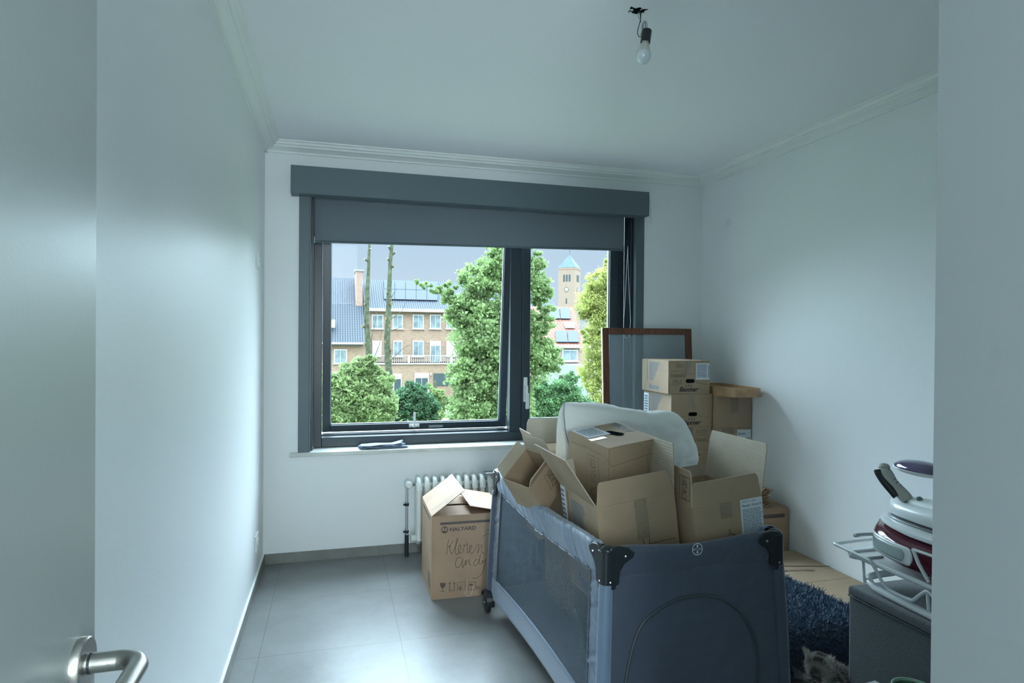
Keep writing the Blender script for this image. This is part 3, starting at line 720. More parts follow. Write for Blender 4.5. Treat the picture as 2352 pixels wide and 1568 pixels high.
for k in range(6):
    dx = [0,.004,-.004,.012,.016,0][k]; dy = [0,.004,.0,-.004,-.003,0][k]
    lab = {5: 'top carton of the corner stack, handwritten MKA on its front', 4: 'second carton from the top of the corner stack below the MKA box',
           3: 'third carton from the top of the corner stack, behind the white duvet'}.get(k, ['lowest carton of the left corner stack, standing on the floor', 'fifth carton from the top of the left corner stack', 'fourth carton from the top of the left corner stack'][min(k, 2)])
    c = carton('carton', lab, (2.1225+dx, 3.675+dy, h0*k), (0,0,[.01,-.02,.01,.0,.012,-.004][k]), w0, d0, h0, group='cartons stacked in the room corner')
    Tf = face('front', w0, d0, h0); TL = face('left', w0, d0, h0); Tt = face('top', w0, d0, h0)
    if k >= 3:
        baxter_front(c, Tf, w0, h0); list_side(c, TL, d0, h0, k == 5)
        handhole(c, Tf, w0*.52, h0*.385)
        tape(c, Tf, w0*.40, h0*.60, w0*.54, h0-.002)
    if k == 5:
        def f(b, Tf=Tf):
            hand(b, Tf, '52EL', w0*.17, h0*.80, h0*.08, w0*.055, .3, .0014)
            strokes(b, Tf, [[(w0*.06,h0*.68),(w0*.40,h0*.70)]], .0015, False)
            hand(b, Tf, 'Behandelx', w0*.04, h0*.50, h0*.13, w0*.042, .3, .0014)
            hand(b, Tf, 'MKA', w0*.10, h0*.31, h0*.12, w0*.07, .2, .0014)
        ink(c, f, 'handwriting')
        label(c, Tf, w0*.655, h0*.42, w0*.99, h0*.92, lambda b, T: (textblock(b, T, w0*.68, h0*.48, w0*.93, h0*.89, 9), textblock(b, T, w0*.955, h0*.48, w0*.985, h0*.85, 7, k=.8)))
        ink(c, lambda b, Tt=Tt: rect(b, Tt, .02, .0, w0-.02, .006), 'lid_gap', M_cardin)
    if k == 4:
        ink(c, lambda b, Tf=Tf: strokes(b, Tf, [[(w0*.50,h0*.70),(w0*.48,h0*.65),(w0*.50,h0*.55)],[(w0*.50,h0*.69),(w0*.53,h0*.67),(w0*.56,h0*.70),(w0*.555,h0*.57)]], .002), 'handwriting', M_inkp)
        label(c, TL, d0*.005, h0*.05, d0*.19, h0*.92, lambda b, T: textblock(b, T, d0*.03, h0*.12, d0*.16, h0*.86, 9))
    if k == 3:
        ink(c, lambda b, Tf=Tf: (hand(b, Tf, '52EL', w0*.60, h0*.82, h0*.09, w0*.07, .3, .0014), strokes(b, Tf, [[(w0*.55,h0*.74),(w0*.9,h0*.76)]], .0015, False), hand(b, Tf, 'Behandel', w0*.52, h0*.55, h0*.14, w0*.05, .3)), 'handwriting')
w1, d1, h1_ = .252, .34, .2046
for k in range(5):
    lab = {4: 'plain carton under the round-ended wooden tray in the corner', 3: 'carton with a white label, one below the plain carton under the tray'}.get(k, ['lowest carton of the right corner stack beside the wall', 'fourth carton from the top of the right corner stack beside the wall', 'third carton from the top of the right corner stack beside the wall'][min(k, 2)])
    c = carton('carton', lab, (2.418+[0,0,0,-.002,.0][k], 3.632, h1_*k), (0,0,[0,.01,-.01,.006,-.004][k]), w1, d1, h1_, group='cartons stacked in the room corner')
    Tf = face('front', w1, d1, h1_)
    if k == 4: tape(c, Tf, w1*.40, h1_*.45, w1*.62, h1_-.002, M_tapew if False else None)
    if k == 3:
        label(c, Tf, w1*.60, h1_*.05, w1*.995, h1_*.93, lambda b, T: (textmesh(b, T, 'Baxter', w1*.63, h1_*.78, h1_*.07, bold=.02), textblock(b, T, w1*.63, h1_*.2, w1*.80, h1_*.66, 6), textblock(b, T, w1*.86, h1_*.2, w1*.97, h1_*.7, 5)))
        tape(c, Tf, w1*.15, h1_*.55, w1*.5, h1_-.002)
# wooden tray
tr = thing('wooden_tray', 'pale wooden tray with rounded ends lying on the right corner stack', 'tray', (2.412, 3.56, 1.0235), (0,0,-.03))
def stadium(a, b_, r, k=12):
    pts = []
    for cx, cy, a0 in ((a-r,b_-r,0),(-a+r,b_-r,PI/2),(-a+r,-b_+r,PI),(a-r,-b_+r,3*PI/2)):
        for i in range(k+1): pts.append((cx+r*math.cos(a0+PI/2*i/k), cy+r*math.sin(a0+PI/2*i/k)))
    return pts
po, pi_ = stadium(.118,.26,.075), stadium(.106,.248,.063); n = len(po)
m_ = MB(); V = [(x,y,0) for x,y in po]+[(x,y,.052) for x,y in po]+[(x,y,.052) for x,y in pi_]+[(x,y,.034) for x,y in pi_]
F_ = [(i,(i+1)%n,n+(i+1)%n,n+i) for i in range(n)]+[(n+i,n+(i+1)%n,2*n+(i+1)%n,2*n+i) for i in range(n)]+[(2*n+i,2*n+(i+1)%n,3*n+(i+1)%n,3*n+i) for i in range(n)]
m_.add(V, F_+[tuple(range(n-1,-1,-1))]); m_.build('tray_rim', M_wood, tr, smooth=True)
m_ = MB(); m_.prism(pi_, .006, .0345); m_.build('tray_base', M_wood, tr)

# ---------------------------------------------------------------- wooden frame leaning on the window wall
fr = thing('picture_frame', 'large reddish-brown wooden frame with dusty glass leaning beside the window', 'frame', (2.083, 3.895, 0.0), (math.radians(-3.6),0,math.radians(-.5)))
hw, zt, bw = .337, 1.447, .043
m_ = MB(); m_.box((-hw,-.012,0),(-hw+bw,.012,zt)).box((hw-bw,-.012,0),(hw,.012,zt)).box((-hw+bw,-.012,zt-bw),(hw-bw,.012,zt)).box((-hw+bw,-.012,0),(hw-bw,.012,bw))
m_.build('frame_bars', M_redw, fr, bevel=.002)
MB().box((-hw-.004,-.011,0),(-hw,.012,zt-.002)).build('frame_edge', M_redw2, fr)
MB().box((-hw+bw,-.001,bw),(hw-bw,.002,zt-bw)).build('glass_pane', M_dusty, fr)

# ---------------------------------------------------------------- striped box and flat carton along the right wall
W_, D_, H_ = .39, .33, .405
sb = carton('moving_box', 'brown carton with dark stripe against the right wall behind the crib', (2.343, 3.27, 0), (0,0,0), W_, D_, H_, m=M_card2)
Tf = face('front', W_, D_, H_)
ink(sb, lambda b: rect(b, Tf, .03, H_-.058, W_-.025, H_-.036), 'printed_stripe', M_inkp)
pp = thing('paper_stack', 'loose stack of torn brown paper sheets on the striped box', 'paper', (2.35, 3.19, .405), .3)
for k in range(9):
    m_ = MB(); r_ = random.Random(k); ww = .075+.02*r_.random()
    m_.grid(lambda u, v: ((u-.5)*2*ww+.01*math.sin(v*7+k), (v-.5)*.16+.006*math.sin(u*9+k), .006+.012*k+.007*math.sin(u*8+k*2)*math.sin(v*6+k)), 14, 8)
    m_.build('paper_sheet', M_wood if k % 3 else M_cardin, pp, solid=.0015, smooth=True)
W_, D_, H_ = 1.0, .86, .165
fb = carton('flat_carton', 'large low flat cardboard box lying on the floor against the right wall', (2.548-W_/2, 2.21+D_/2, 0), (0,0,0), W_, D_, H_)
fbo = fb.location.copy()
Tt = face('top', W_, D_, H_)
def onbox(px, py):
    q = Zp(px, py, H_)-fbo; return (q.x+W_/2, q.y+D_/2)
a, b2 = onbox(1787,1300), onbox(1935,1300)
ang = math.atan2(b2[1]-a[1], b2[0]-a[0])
ink(fb, lambda b: strokes(b, Tt, [[onbox(1770,1299.5), onbox(1925,1300)]], .010, False), 'printed_stripe', M_inkp)
o_ = onbox(1797,1313)
Tlogo = Tt @ Matrix.Translation((o_[0],o_[1],0)) @ Matrix.Rotation(math.atan2(onbox(1880,1312)[1]-o_[1], onbox(1880,1312)[0]-o_[0]), 4, 'Z')
halyard(fb, Tlogo, 0, 0, .036, M_inkp, M_card)
ink(fb, lambda b: strokes(b, Tt, [[onbox(1925,1376), onbox(1990,1374)]], .002, False), 'lid_seam', M_inkp)

# ---------------------------------------------------------------- travel crib
PW, PL, PH, PA = .64, 1.215, .71, .036
pc = Vector((.832, 1.846, 0)) + Vector((math.cos(PA), math.sin(PA), 0))*PW/2 + Vector((-math.sin(PA), math.cos(PA), 0))*PL/2
pg = thing('travel_crib', 'slate blue folding travel crib with mesh sides filled with cardboard boxes', 'travel crib', pc, (0,0,PA))
Minv = (Matrix.Translation(pc) @ Matrix.Rotation(PA, 4, 'Z')).inverted()
hx, hy = PW/2, PL/2
def nz(x, y, z=0): return noise.noise(Vector((x, y, z)))
# top rails: gathered fabric sleeves
def rail(p, q, outw, ruch, seed, name='top_rail'):
    p, q, outw = Vector(p), Vector(q), Vector(outw); m_ = MB()
    L_ = (q-p).length; nu = int(L_/.006)
    prof_ = [(.004,-.105),(.013,-.085),(.017,-.06),(.019,-.03),(.018,-.010),(.012,.0),(0,.004),(-.012,0),(-.018,-.012),(-.018,-.04),(-.014,-.075)]
    def fn(u, v):
        i = v*(len(prof_)-1); a = int(min(i, len(prof_)-2)); t = i-a
        o = prof_[a][0]*(1-t)+prof_[a+1][0]*t; z = prof_[a][1]*(1-t)+prof_[a+1][1]*t
        w = L_*u; sag = -.016*math.sin(PI*u)**2 + (-.006 if abs(u-.5) < .04 and ruch > .5 else 0)
        # folds lean across the sleeve
        fo = nz(w*34 - z*30, seed, z*9)*.007*ruch + nz(w*80 - z*50, seed+4)*.0035*ruch
        hem = .010*nz(w*9, seed+9) * (1 if v < .2 else 0)
        c = p.lerp(q, u); return c + outw*(o+fo) + Vector((0,0,z+sag+hem))
    m_.grid(fn, nu, 20)
    o = m_.build(name, M_rail if ruch > .5 else M_fab, pg, smooth=True, ang=None, solid=.0015)
    h = MB(); pts = [fn(i/60, 0) + outw*.002 for i in range(61)]; h.tube(pts, .0028, 6); h.build('rail_seam', M_pipe if ruch < .5 else M_rail, o, smooth=True)
    return o
e = .035
rail((-hx,-hy+e,PH),(-hx,hy-e,PH),(-1,0,0),1.0,1)
rail((hx,-hy+e,PH),(hx,hy-e,PH),(1,0,0),1.0,3)
fr_ = rail((-hx+e,-hy,PH),(hx-e,-hy,PH),(0,-1,0),.25,5)
rail((-hx+e,hy,PH),(hx-e,hy,PH),(0,1,0),.25,7)
# corner brackets
for sx in (-1, 1):
    for sy in (-1, 1):
        T = Matrix.Translation((sx*hx, sy*hy, 0)) @ Matrix.Diagonal((sx, sy, 1, 1))
        m_ = MB(); m_.T = T
        # local: x,y outward positive
        m_.prism(stadium(.026,.026,.018,5), PH-.125, PH-.004)
        m_.ell((0,0,PH-.006), (.026,.026,.016), 14)
        for ax in (0, 1):
            c = MB(); pts = [(0,-.120),(0,.006),(-.030,.010),(-.060,.004),(-.088,-.014),(-.082,-.030),(-.050,-.048),(-.036,-.070),(-.032,-.110)]
            if ax == 0: Q = Matrix(((1,0,0,0),(0,0,1,.010),(0,1,0,PH),(0,0,0,1)))
            else: Q = Matrix(((0,0,1,.010),(1,0,0,0),(0,1,0,PH),(0,0,0,1)))
            m_.prism(pts, 0, .014, Q)
        if sx*sy < 0: m_.f = [f_[::-1] for f_ in m_.f]
        cb = m_.build('corner_bracket', M_black, pg, smooth=True, bevel=.004)
        s_ = MB(); s_.T = T
        for c_ in ((.0,.025,PH-.100),(-.052,.026,PH-.022),(.025,-.052,PH-.022),(.025,-.0,PH-.100)):
            s_.ell(c_, (.0042,.0042,.0042), 8)
        s_.build('rivet', M_chrome, cb, smooth=True)
# legs (fabric covered), leaning outward to the floor
FB = .030
def legpt(sx, sy, z):
    t = (PH-z)/PH; b_ = t**.8*FB; return Vector((sx*(hx+b_), sy*(hy+b_), z))
for sx in (-1, 1):
    for sy in (-1, 1):
        m_ = MB(); m_.tube([legpt(sx,sy,z) for z in (.60,.45,.30,.15,.075)], [.022,.0235,.024,.024,.022], 14); m_.build('leg', M_rail if sy*sx > 0 and sy < 0 else M_fab, pg, smooth=True)
        if sy < 0 or True:
            a = legpt(sx,sy,.08)
            if sy < 0:
                m_ = MB(); m_.lathe([(.022,0),(.026,.02),(.024,.07),(.022,.085)], 16, Matrix.Translation((a.x,a.y,0))); m_.build('foot', M_black, pg, smooth=True)
            else:
                m_ = MB(); Tw = Matrix.Translation((a.x+sx*.020, a.y-.005, .0505)) @ Matrix.Rotation(PI/2, 4, 'Y')
                m_.lathe([(.0,-.011),(.040,-.012),(.050,-.008),(.0505,.0),(.050,.008),(.040,.012),(.0,.011)], 28, Tw, cap=False); wh = m_.build('wheel', M_black, pg, smooth=True)
                m_ = MB(); m_.ell((a.x+sx*.034, a.y-.005, .0505), (.003,.006,.006), 8); m_.build('wheel_hub', M_chrome, wh)
                m_ = MB(); arc = [Vector((a.x+sx*.020, a.y-.005+.056*math.cos(t), .052+.056*math.sin(t))) for t in [x*PI/10 for x in range(1,10)]]
                for dx_ in (-.012,-.009,-.006,-.003,0,.003,.006,.009,.012): m_.tube([q+Vector((dx_,0,0)) for q in arc], .005, 8)
                m_.box((a.x-.03*1, a.y-.035, .03), (a.x+.012, a.y+.02, .10)); m_.build('wheel_housing', M_black, pg, bevel=.004)
# fabric walls
def wallpt(side, u, z, bulge=0):      # side 0 left,1 right,2 front,3 back ; u 0..1
    if side < 2:
        s_ = -1 if side == 0 else 1; a, b_ = legpt(s_,-1,z), legpt(s_,1,z); n_ = Vector((s_,0,0))
    else:
        s_ = -1 if side == 2 else 1; a, b_ = legpt(-1,s_,z), legpt(1,s_,z); n_ = Vector((0,s_,0))
    return a.lerp(b_, u) + n_*(bulge*math.sin(PI*u)+.004)
for side in (2, 3):
    m_ = MB(); sg = -1 if side == 2 else 1
    m_.grid(lambda u, v: wallpt(side, u, .085+(.625-.085)*v, .006) + Vector((0, sg*(.0025*nz(u*9, v*14, side)+.0015*nz(u*40,v*5)), 0)), 60, 50)
    m_.build('end_panel', M_fab, pg, smooth=True, ang=None, solid=.002)
for side in (0, 1):
    z0 = lambda u: .085 + .025*math.sin(PI*u)
    sg = -1 if side == 0 else 1
    def strip(name, u0, u1, v0f, v1f, mat_, nu, nv, ru, seed, sol=.0015):
        m_ = MB()
        def fn(u, v):
            uu = u0+(u1-u0)*u; za, zb = v0f(uu), v1f(uu); z = za+(zb-za)*v
            p = wallpt(side, uu, z, -.004); w = ru*(nz(z*46+uu*22, seed)*.006+nz(z*90-uu*50, seed+2)*.003)
            return p + Vector((sg*w, 0, 0))
        m_.grid(fn, nu, nv); return m_.build(name, mat_, pg, smooth=True, ang=None, solid=sol)
    bot, midl, midh = (lambda u: z0(u)-.01), (lambda u: z0(u)+.095), (lambda u: .62)
    strip('lower_band', .0, 1.0, bot, midl, M_rail, 80, 8, .25, 3)
    strip('side_strip', .0, .085, midl, midh, M_rail, 8, 90, 1.0, 11+side)
    strip('side_strip', .92, 1.0, midl, midh, M_fab, 8, 90, .9, 17+side)
    strip('mesh_window', .085, .92, midl, midh, M_net, 40, 16, 0, 1, 0)
    for uu in (.085, .92):
        m_ = MB(); m_.tube([wallpt(side, uu, midl(uu)+(midh(uu)-midl(uu))*i/20, 0)+Vector((sg*.002,0,0)) for i in range(21)], .003, 6); m_.build('seam_piping', M_fab, pg, smooth=True)
    m_ = MB(); m_.tube([wallpt(side, .085+.835*i/40, midl(.085+.835*i/40), 0)+Vector((sg*.001,0,0)) for i in range(41)], .003, 6); m_.build('seam_piping', M_rail, pg, smooth=True)
# floor pad
m_ = MB(); m_.grid(lambda u, v: Vector(((u-.5)*2*(hx+.006), (v-.5)*2*(hy+.0), .115+.006*nz(u*6,v*8))), 16, 24); m_.build('mattress_pad', M_fab, pg, smooth=True, solid=.03)
m_ = MB()
for y in (-.38, .0, .38): m_.tube([(-hx,y,.085),(hx,y,.085)], .009, 8)
m_.tube([(0,-hy,.085),(0,hy,.085)], .009, 8); m_.build('base_tube', M_black, pg)
m_ = MB()
for sx in (-1,1): m_.tube([(sx*(hx-.045),-.15,.09),(sx*(hx-.035),-.15,.0)], .014, 8)
m_.build('centre_foot', mat('blue_foot', (.02,.05,.14), .4), pg)
# door arch with zip on the end panel
def lf(px, py, off=.012):
    q = Minv @ P(px, py, 1.83 + (px-1392)*.00009)
    t = (PH-q.z)/PH; return Vector((q.x, -hy-(max(t,0)**.8)*FB-.006*math.sin(PI*(q.x+hx)/PW)-off, q.z))
arch = [(1428,1600),(1431,1568),(1440,1520),(1453,1470),(1471,1430),(1500,1402),(1540,1377),(1580,1366),(1620,1364),(1655,1373),(1686,1395),(1708,1424),(1722,1460),(1729,1500),(1727,1540),(1725,1600)]
ap = [lf(*p) for p in arch]; ap2 = []
for i in range(len(ap)-1):
    a, b_, c, d = ap[max(i-1,0)], ap[i], ap[i+1], ap[min(i+2,len(ap)-1)]
    for j in range(5):
        t = j/5; ap2.append(.5*((2*b_)+(-a+c)*t+(2*a-5*b_+4*c-d)*t*t+(-a+3*b_-3*c+d)*t**3))
q0 = [q.copy() for q in ap2]
for q in q0: q.y += .006
m_ = MB(); m_.tube(q0, .0058, 8); m_.build('door_zip', M_pipe, pg, smooth=True)
m_ = MB(); m_.tube([Vector((q.x*.955+.002, q.y+.003, q.z-.012)) for q in q0], .0016, 6); m_.build('zip_stitching', M_pipe, pg, smooth=True)
# round emblem on the front rail
ec = Minv @ P(1597,1258,1.845); 
T = Matrix.Translation((ec.x,-hy-.0245,ec.z)) @ Matrix.Rotation(PI/2-.03, 4, 'X')
m_ = MB(); disc(m_, T, 0, 0, .0200, .0172, 36)
for s_ in (1, -1):
    m_.add([(-.0018,s_*.003,.0),(.0018,s_*.003,0),(.0018,s_*.010,0),(-.0018,s_*.010,0)], [(0,1,2,3) if s_ > 0 else (3,2,1,0)], T)
    m_.add([(-.0048,s_*.009,0),(.0048,s_*.009,0),(0,s_*.0155,0)], [(0,1,2) if s_ > 0 else (2,1,0)], T)
textmesh(m_, T, 'BEST   UZO', -.0158, -.002, .0042, width=.0316, bold=.02)
for f_ in (): pass
m_.build('round_emblem', mat('white_print', (.60,.66,.70), .6), fr_)

# ---------------------------------------------------------------- cartons inside the crib
def place(target, local, rot):
    return Vector(target) - Euler(rot).to_matrix() @ Vector(local)
# left front open box
w, d, h = .300, .36, .385; rot_ = (0, -.125, 0)
A = carton('open_carton', 'open cardboard box at the front left corner of the crib, taped front', place((.860,2.0,.795), (-w/2,-d/2,h), rot_), rot_, w, d, h,
           flaps={'front': (.082,-4,.016), 'left': (.20,27,.004), 'right': (.17,9,.012), 'back': (.09,10,.02)}, group='cardboard boxes in the crib')
Tf = face('front', w, d, h); TL = face('left', w, d, h)
tape(A, Tf, w*.47, h-.14, w*.63, h+.0)
def f(b):
    strokes(b, Tf, [[(w*.53,h-.14),(w*.545,h-.16),(w*.56,h-.17)],[(w*.62,h-.14),(w*.61,h-.16),(w*.60,h-.168)]], .002)
    for i in range(10): x = w*(.60+.036*i); rect(b, Tf, x, .222, x+.007, .225)
ink(A, f, 'printing')
def f(b):
    strokes(b, Tf, [[(w*(.52+.02*k),h-.13+.004*k),(w*(.525+.02*k),h-.09)] for k in range(4)], .001)
ink(A, f, 'tape_creases', M_inkp)
list_side(A, TL, d, h, False)
ink(A, lambda b: (textmesh(b, TL, 'Baxter', d*.30, h*.06, h*.15, width=d*.4, bold=.03), strokes(b, TL, [[(d*.1,h*.25),(d*.95,h*.25)]], .003, False)), 'printed_logo', M_inkb)
label(A, TL, d*.01, h*.50, d*.14, h*1.05, lambda b, T: textblock(b, T, d*.02, h*.55, d*.12, h*.98, 9))
# right front open box
w, d, h = .282, .36, .275; rot_ = (0, -.10, .0)
B = carton('open_carton', 'open cardboard box at the front right of the crib with white label and pointing hand', place((1.182,1.925,.792), (-w/2,-d/2,h), rot_), rot_, w, d, h,
           flaps={'front': (.084,-3,.010), 'left': (.125,-6,.01), 'right': (.185,14,.004), 'back': (.045,4,.02)}, group='cardboard boxes in the crib')
Tf = face('front', w, d, h); TL = face('left', w, d, h)
def f(b, T):
    textmesh(b, T, 'KPCTON   10 x 1000 ml', w*.70, h*.955, .0055, width=w*.20, bold=.02)
    textmesh(b, T, 'Plasmalyte - Glucose 5 %', w*.70, h*.90, .0075, width=w*.28, bold=.03)
    textblock(b, T, w*.70, h*.46, w*.985, h*.87, 20, k=.45); rect(b, T, w*.70, h*.40, w*.725, h*.42)
label(B, Tf, w*.675, h*.36, w*.992, h*.995, f)
tape(B, Tf, w*.39, h*.80, w*.55, h+.0)
def f(b):
    x, y, s = w*.44, h*.46, .036
    strokes(b, Tf, [[(x,y+s*.55),(x+.25*s,y+.1*s),(x+.45*s,y-.25*s)],[(x,y+s*.55),(x+.15*s,y+.72*s),(x+.32*s,y+.55*s),(x+.36*s,y+1.3*s),(x+.52*s,y+1.36*s),(x+.56*s,y+.85*s)],[(x+.56*s,y+.95*s),(x+.72*s,y+1.0*s),(x+.76*s,y+.7*s)],[(x+.76*s,y+.9*s),(x+.9*s,y+.92*s),(x+.93*s,y+.6*s)],[(x+.93*s,y+.8*s),(x+1.1*s,y+.78*s),(x+1.12*s,y+.3*s),(x+.98*s,y-.2*s)]], .0017)
ink(B, f, 'pointing_hand')
fl = [o for o in B.children if o.name.startswith('flap')]
def pict(b, T, x0, y0, x1, y1):
    frame2(b, T, x0, y0, x1, y1, .0016); r_ = random.Random(5)
    for k in range(3):
        cy = y0+(y1-y0)*(k+.5)/3; cx = (x0+x1)/2; s = (x1-x0)*.3
        for j in range(5):
            strokes(b, T, [[(cx+r_.uniform(-s,s),cy+r_.uniform(-s,s)*1.2),(cx+r_.uniform(-s,s),cy+r_.uniform(-s,s)*1.2)]], .0014, False)
        frame2(b, T, cx-s*.7, cy-s*.6, cx+s*.6, cy+s*.5, .0014)
# pictogram on the left flap, outer side
Mx = Matrix.Rotation(-PI/2, 4, 'Z') @ Matrix.Translation((0,-w/2+.002,h)) @ Matrix.Rotation(PI/2+math.radians(-6), 4, 'X') @ Matrix.Translation((0,0,.003))
ink(fl[1], lambda b: pict(b, Mx, .10, .02, .165, .10), 'printed_pictogram')
# closed box riding on the left one
w, d, h = .232, .285, .30; rot_ = (.085, -.105, .17)
Cc = carton('handled_carton', 'closed cardboard box with oval hand hole lying tilted on top of the crib pile', place((.958,2.125,.974), (-w/2,-d/2,h), rot_), rot_, w, d, h, group='cardboard boxes in the crib')
Tt = face('top', w, d, h); TL = face('left', w, d, h); Tf = face('front', w, d, h)
label(Cc, Tt, .012, d*.53, w*.50, d*.97, lambda b, T: textblock(b, T, .02, d*.56, w*.47, d*.93, 10))
handhole(Cc, Tt @ Matrix.Translation((w*.56,d*.52,.0)) @ Matrix.Rotation(-1.25,4,'Z'), 0, 0, .085, .042)
tape(Cc, Tt, .0, d*.38, w*.30, d*.47, M_tapew)
ink(Cc, lambda b: (textmesh(b, Tt @ Matrix.Translation((w*.84,d*.93,.0)) @ Matrix.Rotation(-PI/2,4,'Z'), 'Baxter', 0, 0, w*.13, width=d*.5, bold=.03)), 'printed_logo', M_inkb)
ink(Cc, lambda b: [strokes(b, Tt, [[(w*(.62+.03*i),d*(.36-.035*i)),(w*(.635+.03*i),d*(.36-.035*i-.02))]], .0014, False) for i in range(9)], 'perforation', M_inkp)
def f(b):
    strokes(b, Tf, [[(.004,h-.004),(.004,h-.060),(.010,h-.070),(.018,h-.072)],[(.018,h-.072),(w-.006,h-.050)],[(w-.006,h-.002),(w-.006,h-.050)],[(w*.76,h-.056),(w*.76,h-.2)]], .0016, False)
    rect(b, Tf, w*.90, h*.62, w*.985, h*.66); rect(b, Tf, w*.90, h*.66, w*.92, h*.70)
ink(Cc, f, 'tuck_flap_edge', M_inkp)
# outer tuck panel carrying the pictogram
m_ = MB(); m_.T = TL; m_.prism([(d*.22,h*.1),(d-.002,h*.1),(d-.002,h*.86),(d*.42,h*.90),(d*.40,h*.865),(d*.10,h*.88),(d*.06,h*.1)], .0005, .005)
pn = m_.build('tuck_panel', M_card, Cc, bevel=.0006)
ink(pn, lambda b: pict(b, TL @ Matrix.Translation((0,0,.005)), d*.52, h*.25, d*.80, h*.82), 'printed_pictogram')
# tall open carton at the back left
w, d, h = .30, .22, .40; rot_ = (0,-.02,-.03)
E_ = carton('open_carton', 'open cardboard box with raised flaps at the back left of the crib', place((.885,2.72,.862), (-w/2,-d/2,h), rot_), rot_, w, d, h,
            flaps={'back': (.118,-4,.006), 'left': (.085,24,.006), 'right': (.09,30,.01), 'front': (.06,-70,.01)}, group='cardboard boxes in the crib')
TL = face('left', w, d, h); ink(E_, lambda b: textblock(b, TL, d*.3, .05, d*.7, .12, 5), 'printing', M_inkp)
w, d, h = .28, .35, .31
S_ = carton('carton', 'cardboard box resting on the crib floor behind the mesh side', (1.14,2.76,.145), (0,0,.06), w, d, h, group='cardboard boxes in the crib')
w, d, h = .17, .15, .17; rot_ = (.15,-.70,.45)
G_ = carton('open_carton', 'tipped open cardboard box poking over the left rail of the crib', place((.745,2.40,.775), (-w/2,-d/2,h), rot_), rot_, w, d, h,
            flaps={'front': (.05,25,.012), 'right': (.085,8,.01), 'back': (.06,10,.01)}, group='cardboard boxes in the crib')
Tf = face('front', w, d, h); ink(G_, lambda b: pict(b, Tf, .09, .06, .15, .14), 'printed_pictogram')

# ---------------------------------------------------------------- white duvet
outl = [(.915,.78),(.905,.95),(.915,1.055),(.945,1.100),(1.03,1.100),(1.136,1.090),(1.25,1.068),(1.36,1.052),(1.44,1.050),(1.495,1.036),(1.545,.985),(1.58,.92),(1.602,.86),(1.595,.80),(1.52,.755),(1.40,.70),(1.15,.68),(1.0,.70)]
cx_, cz_ = 1.24, .90
ol = []
for i in range(len(outl)):
    a, b_, c, d_ = [Vector((*outl[(i+k)%len(outl)],0)) for k in (-1,0,1,2)]
    for j in range(6):
        t = j/6; ol.append(.5*((2*b_)+(-a+c)*t+(2*a-5*b_+4*c-d_)*t*t+(-a+3*b_-3*c+d_)*t**3))
n = len(ol); rings = 26; V = []; F_ = []
for s_ in (-1, 1):
    for r in range(rings+1):
        t = r/rings
        for q in ol:
            x, z = cx_+(q.x-cx_)*t, cz_+(q.y-cz_)*t
            th = .080*(max(0,1-t**4))**.5
            wr = .020*nz(x*7+z*5, z*10, s_)+.020*abs(nz(x*9-z*12, z*14+x*5, s_+3))+.030*abs(nz(x*5-z*9,z*3,8))*(t**1.5)+.012*nz(x*40,z*30,2)*max(0,t-.7)
            zz_=.010*abs(nz(x*22,z*22,4))*t**6
            V.append((x, 2.555+.06*(x-cx_)+s_*(th+wr*(1-t**8)), z+.004*nz(x*30,z*10,5)*t-zz_))
for s_ in (0, 1):
    o = s_*(rings+1)*n
    for r in range(rings):
        for i in range(n):
            f_ = (o+r*n+i, o+r*n+(i+1)%n, o+(r+1)*n+(i+1)%n, o+(r+1)*n+i)
            F_.append(f_ if s_ else f_[::-1])
dv = thing('duvet', 'rumpled white duvet standing on edge across the middle of the crib', 'duvet', (0,0,0))
m_ = MB(); m_.add(V, F_); o = m_.build('duvet_cover', M_cloth, dv, smooth=True, ang=None)
m_ = MB(); m_.tube([P(1296,924,2.50),P(1295,950,2.468),P(1298,985,2.452),P(1305,1015,2.45),P(1312,1045,2.45)], .0020, 6); m_.build('piping', M_inkb, dv, smooth=True)

# white bag and green grey folded pack behind the mesh
m_ = MB(); m_.ell((0,0,.13), (.125,.14,.13), 40, fn=lambda q: q*(1+.10*noise.noise(q*3)+.05*noise.noise(q*9)))
wb_ = m_.build('plastic_bag', mat('white_bag', (.62,.70,.76), .4, bump=.3, bscale=30), smooth=True, loc=(1.055,2.13,.145))
tag(wb_, 'crumpled white plastic bag under the boxes inside the crib, behind the mesh', 'bag')
bp_ = thing('folded_pack', 'grey green folded carrier with straps standing in the crib behind the mesh', 'bag', (.905,2.09,.15), (0.0,.12,.06))
m_ = MB(); m_.ell((0,0,.10), (.035,.15,.10), 20, fn=lambda q: Vector((q.x*(1+.1*q.y), q.y, q.z*(1+.15*q.y)))); m_.build('pack_body', M_greygreen, bp_, smooth=True)
for dx_ in (-.045, -.030):
    m_ = MB(); m_.tube([(dx_,.14,.195),(dx_-.006,.10,.185),(dx_-.008,.02,.13),(dx_-.006,-.08,.07),(dx_,-.14,.02)], .009, 8); m_.build('strap', mat('dark_strap', (.045,.08,.07), .7), bp_, smooth=True)

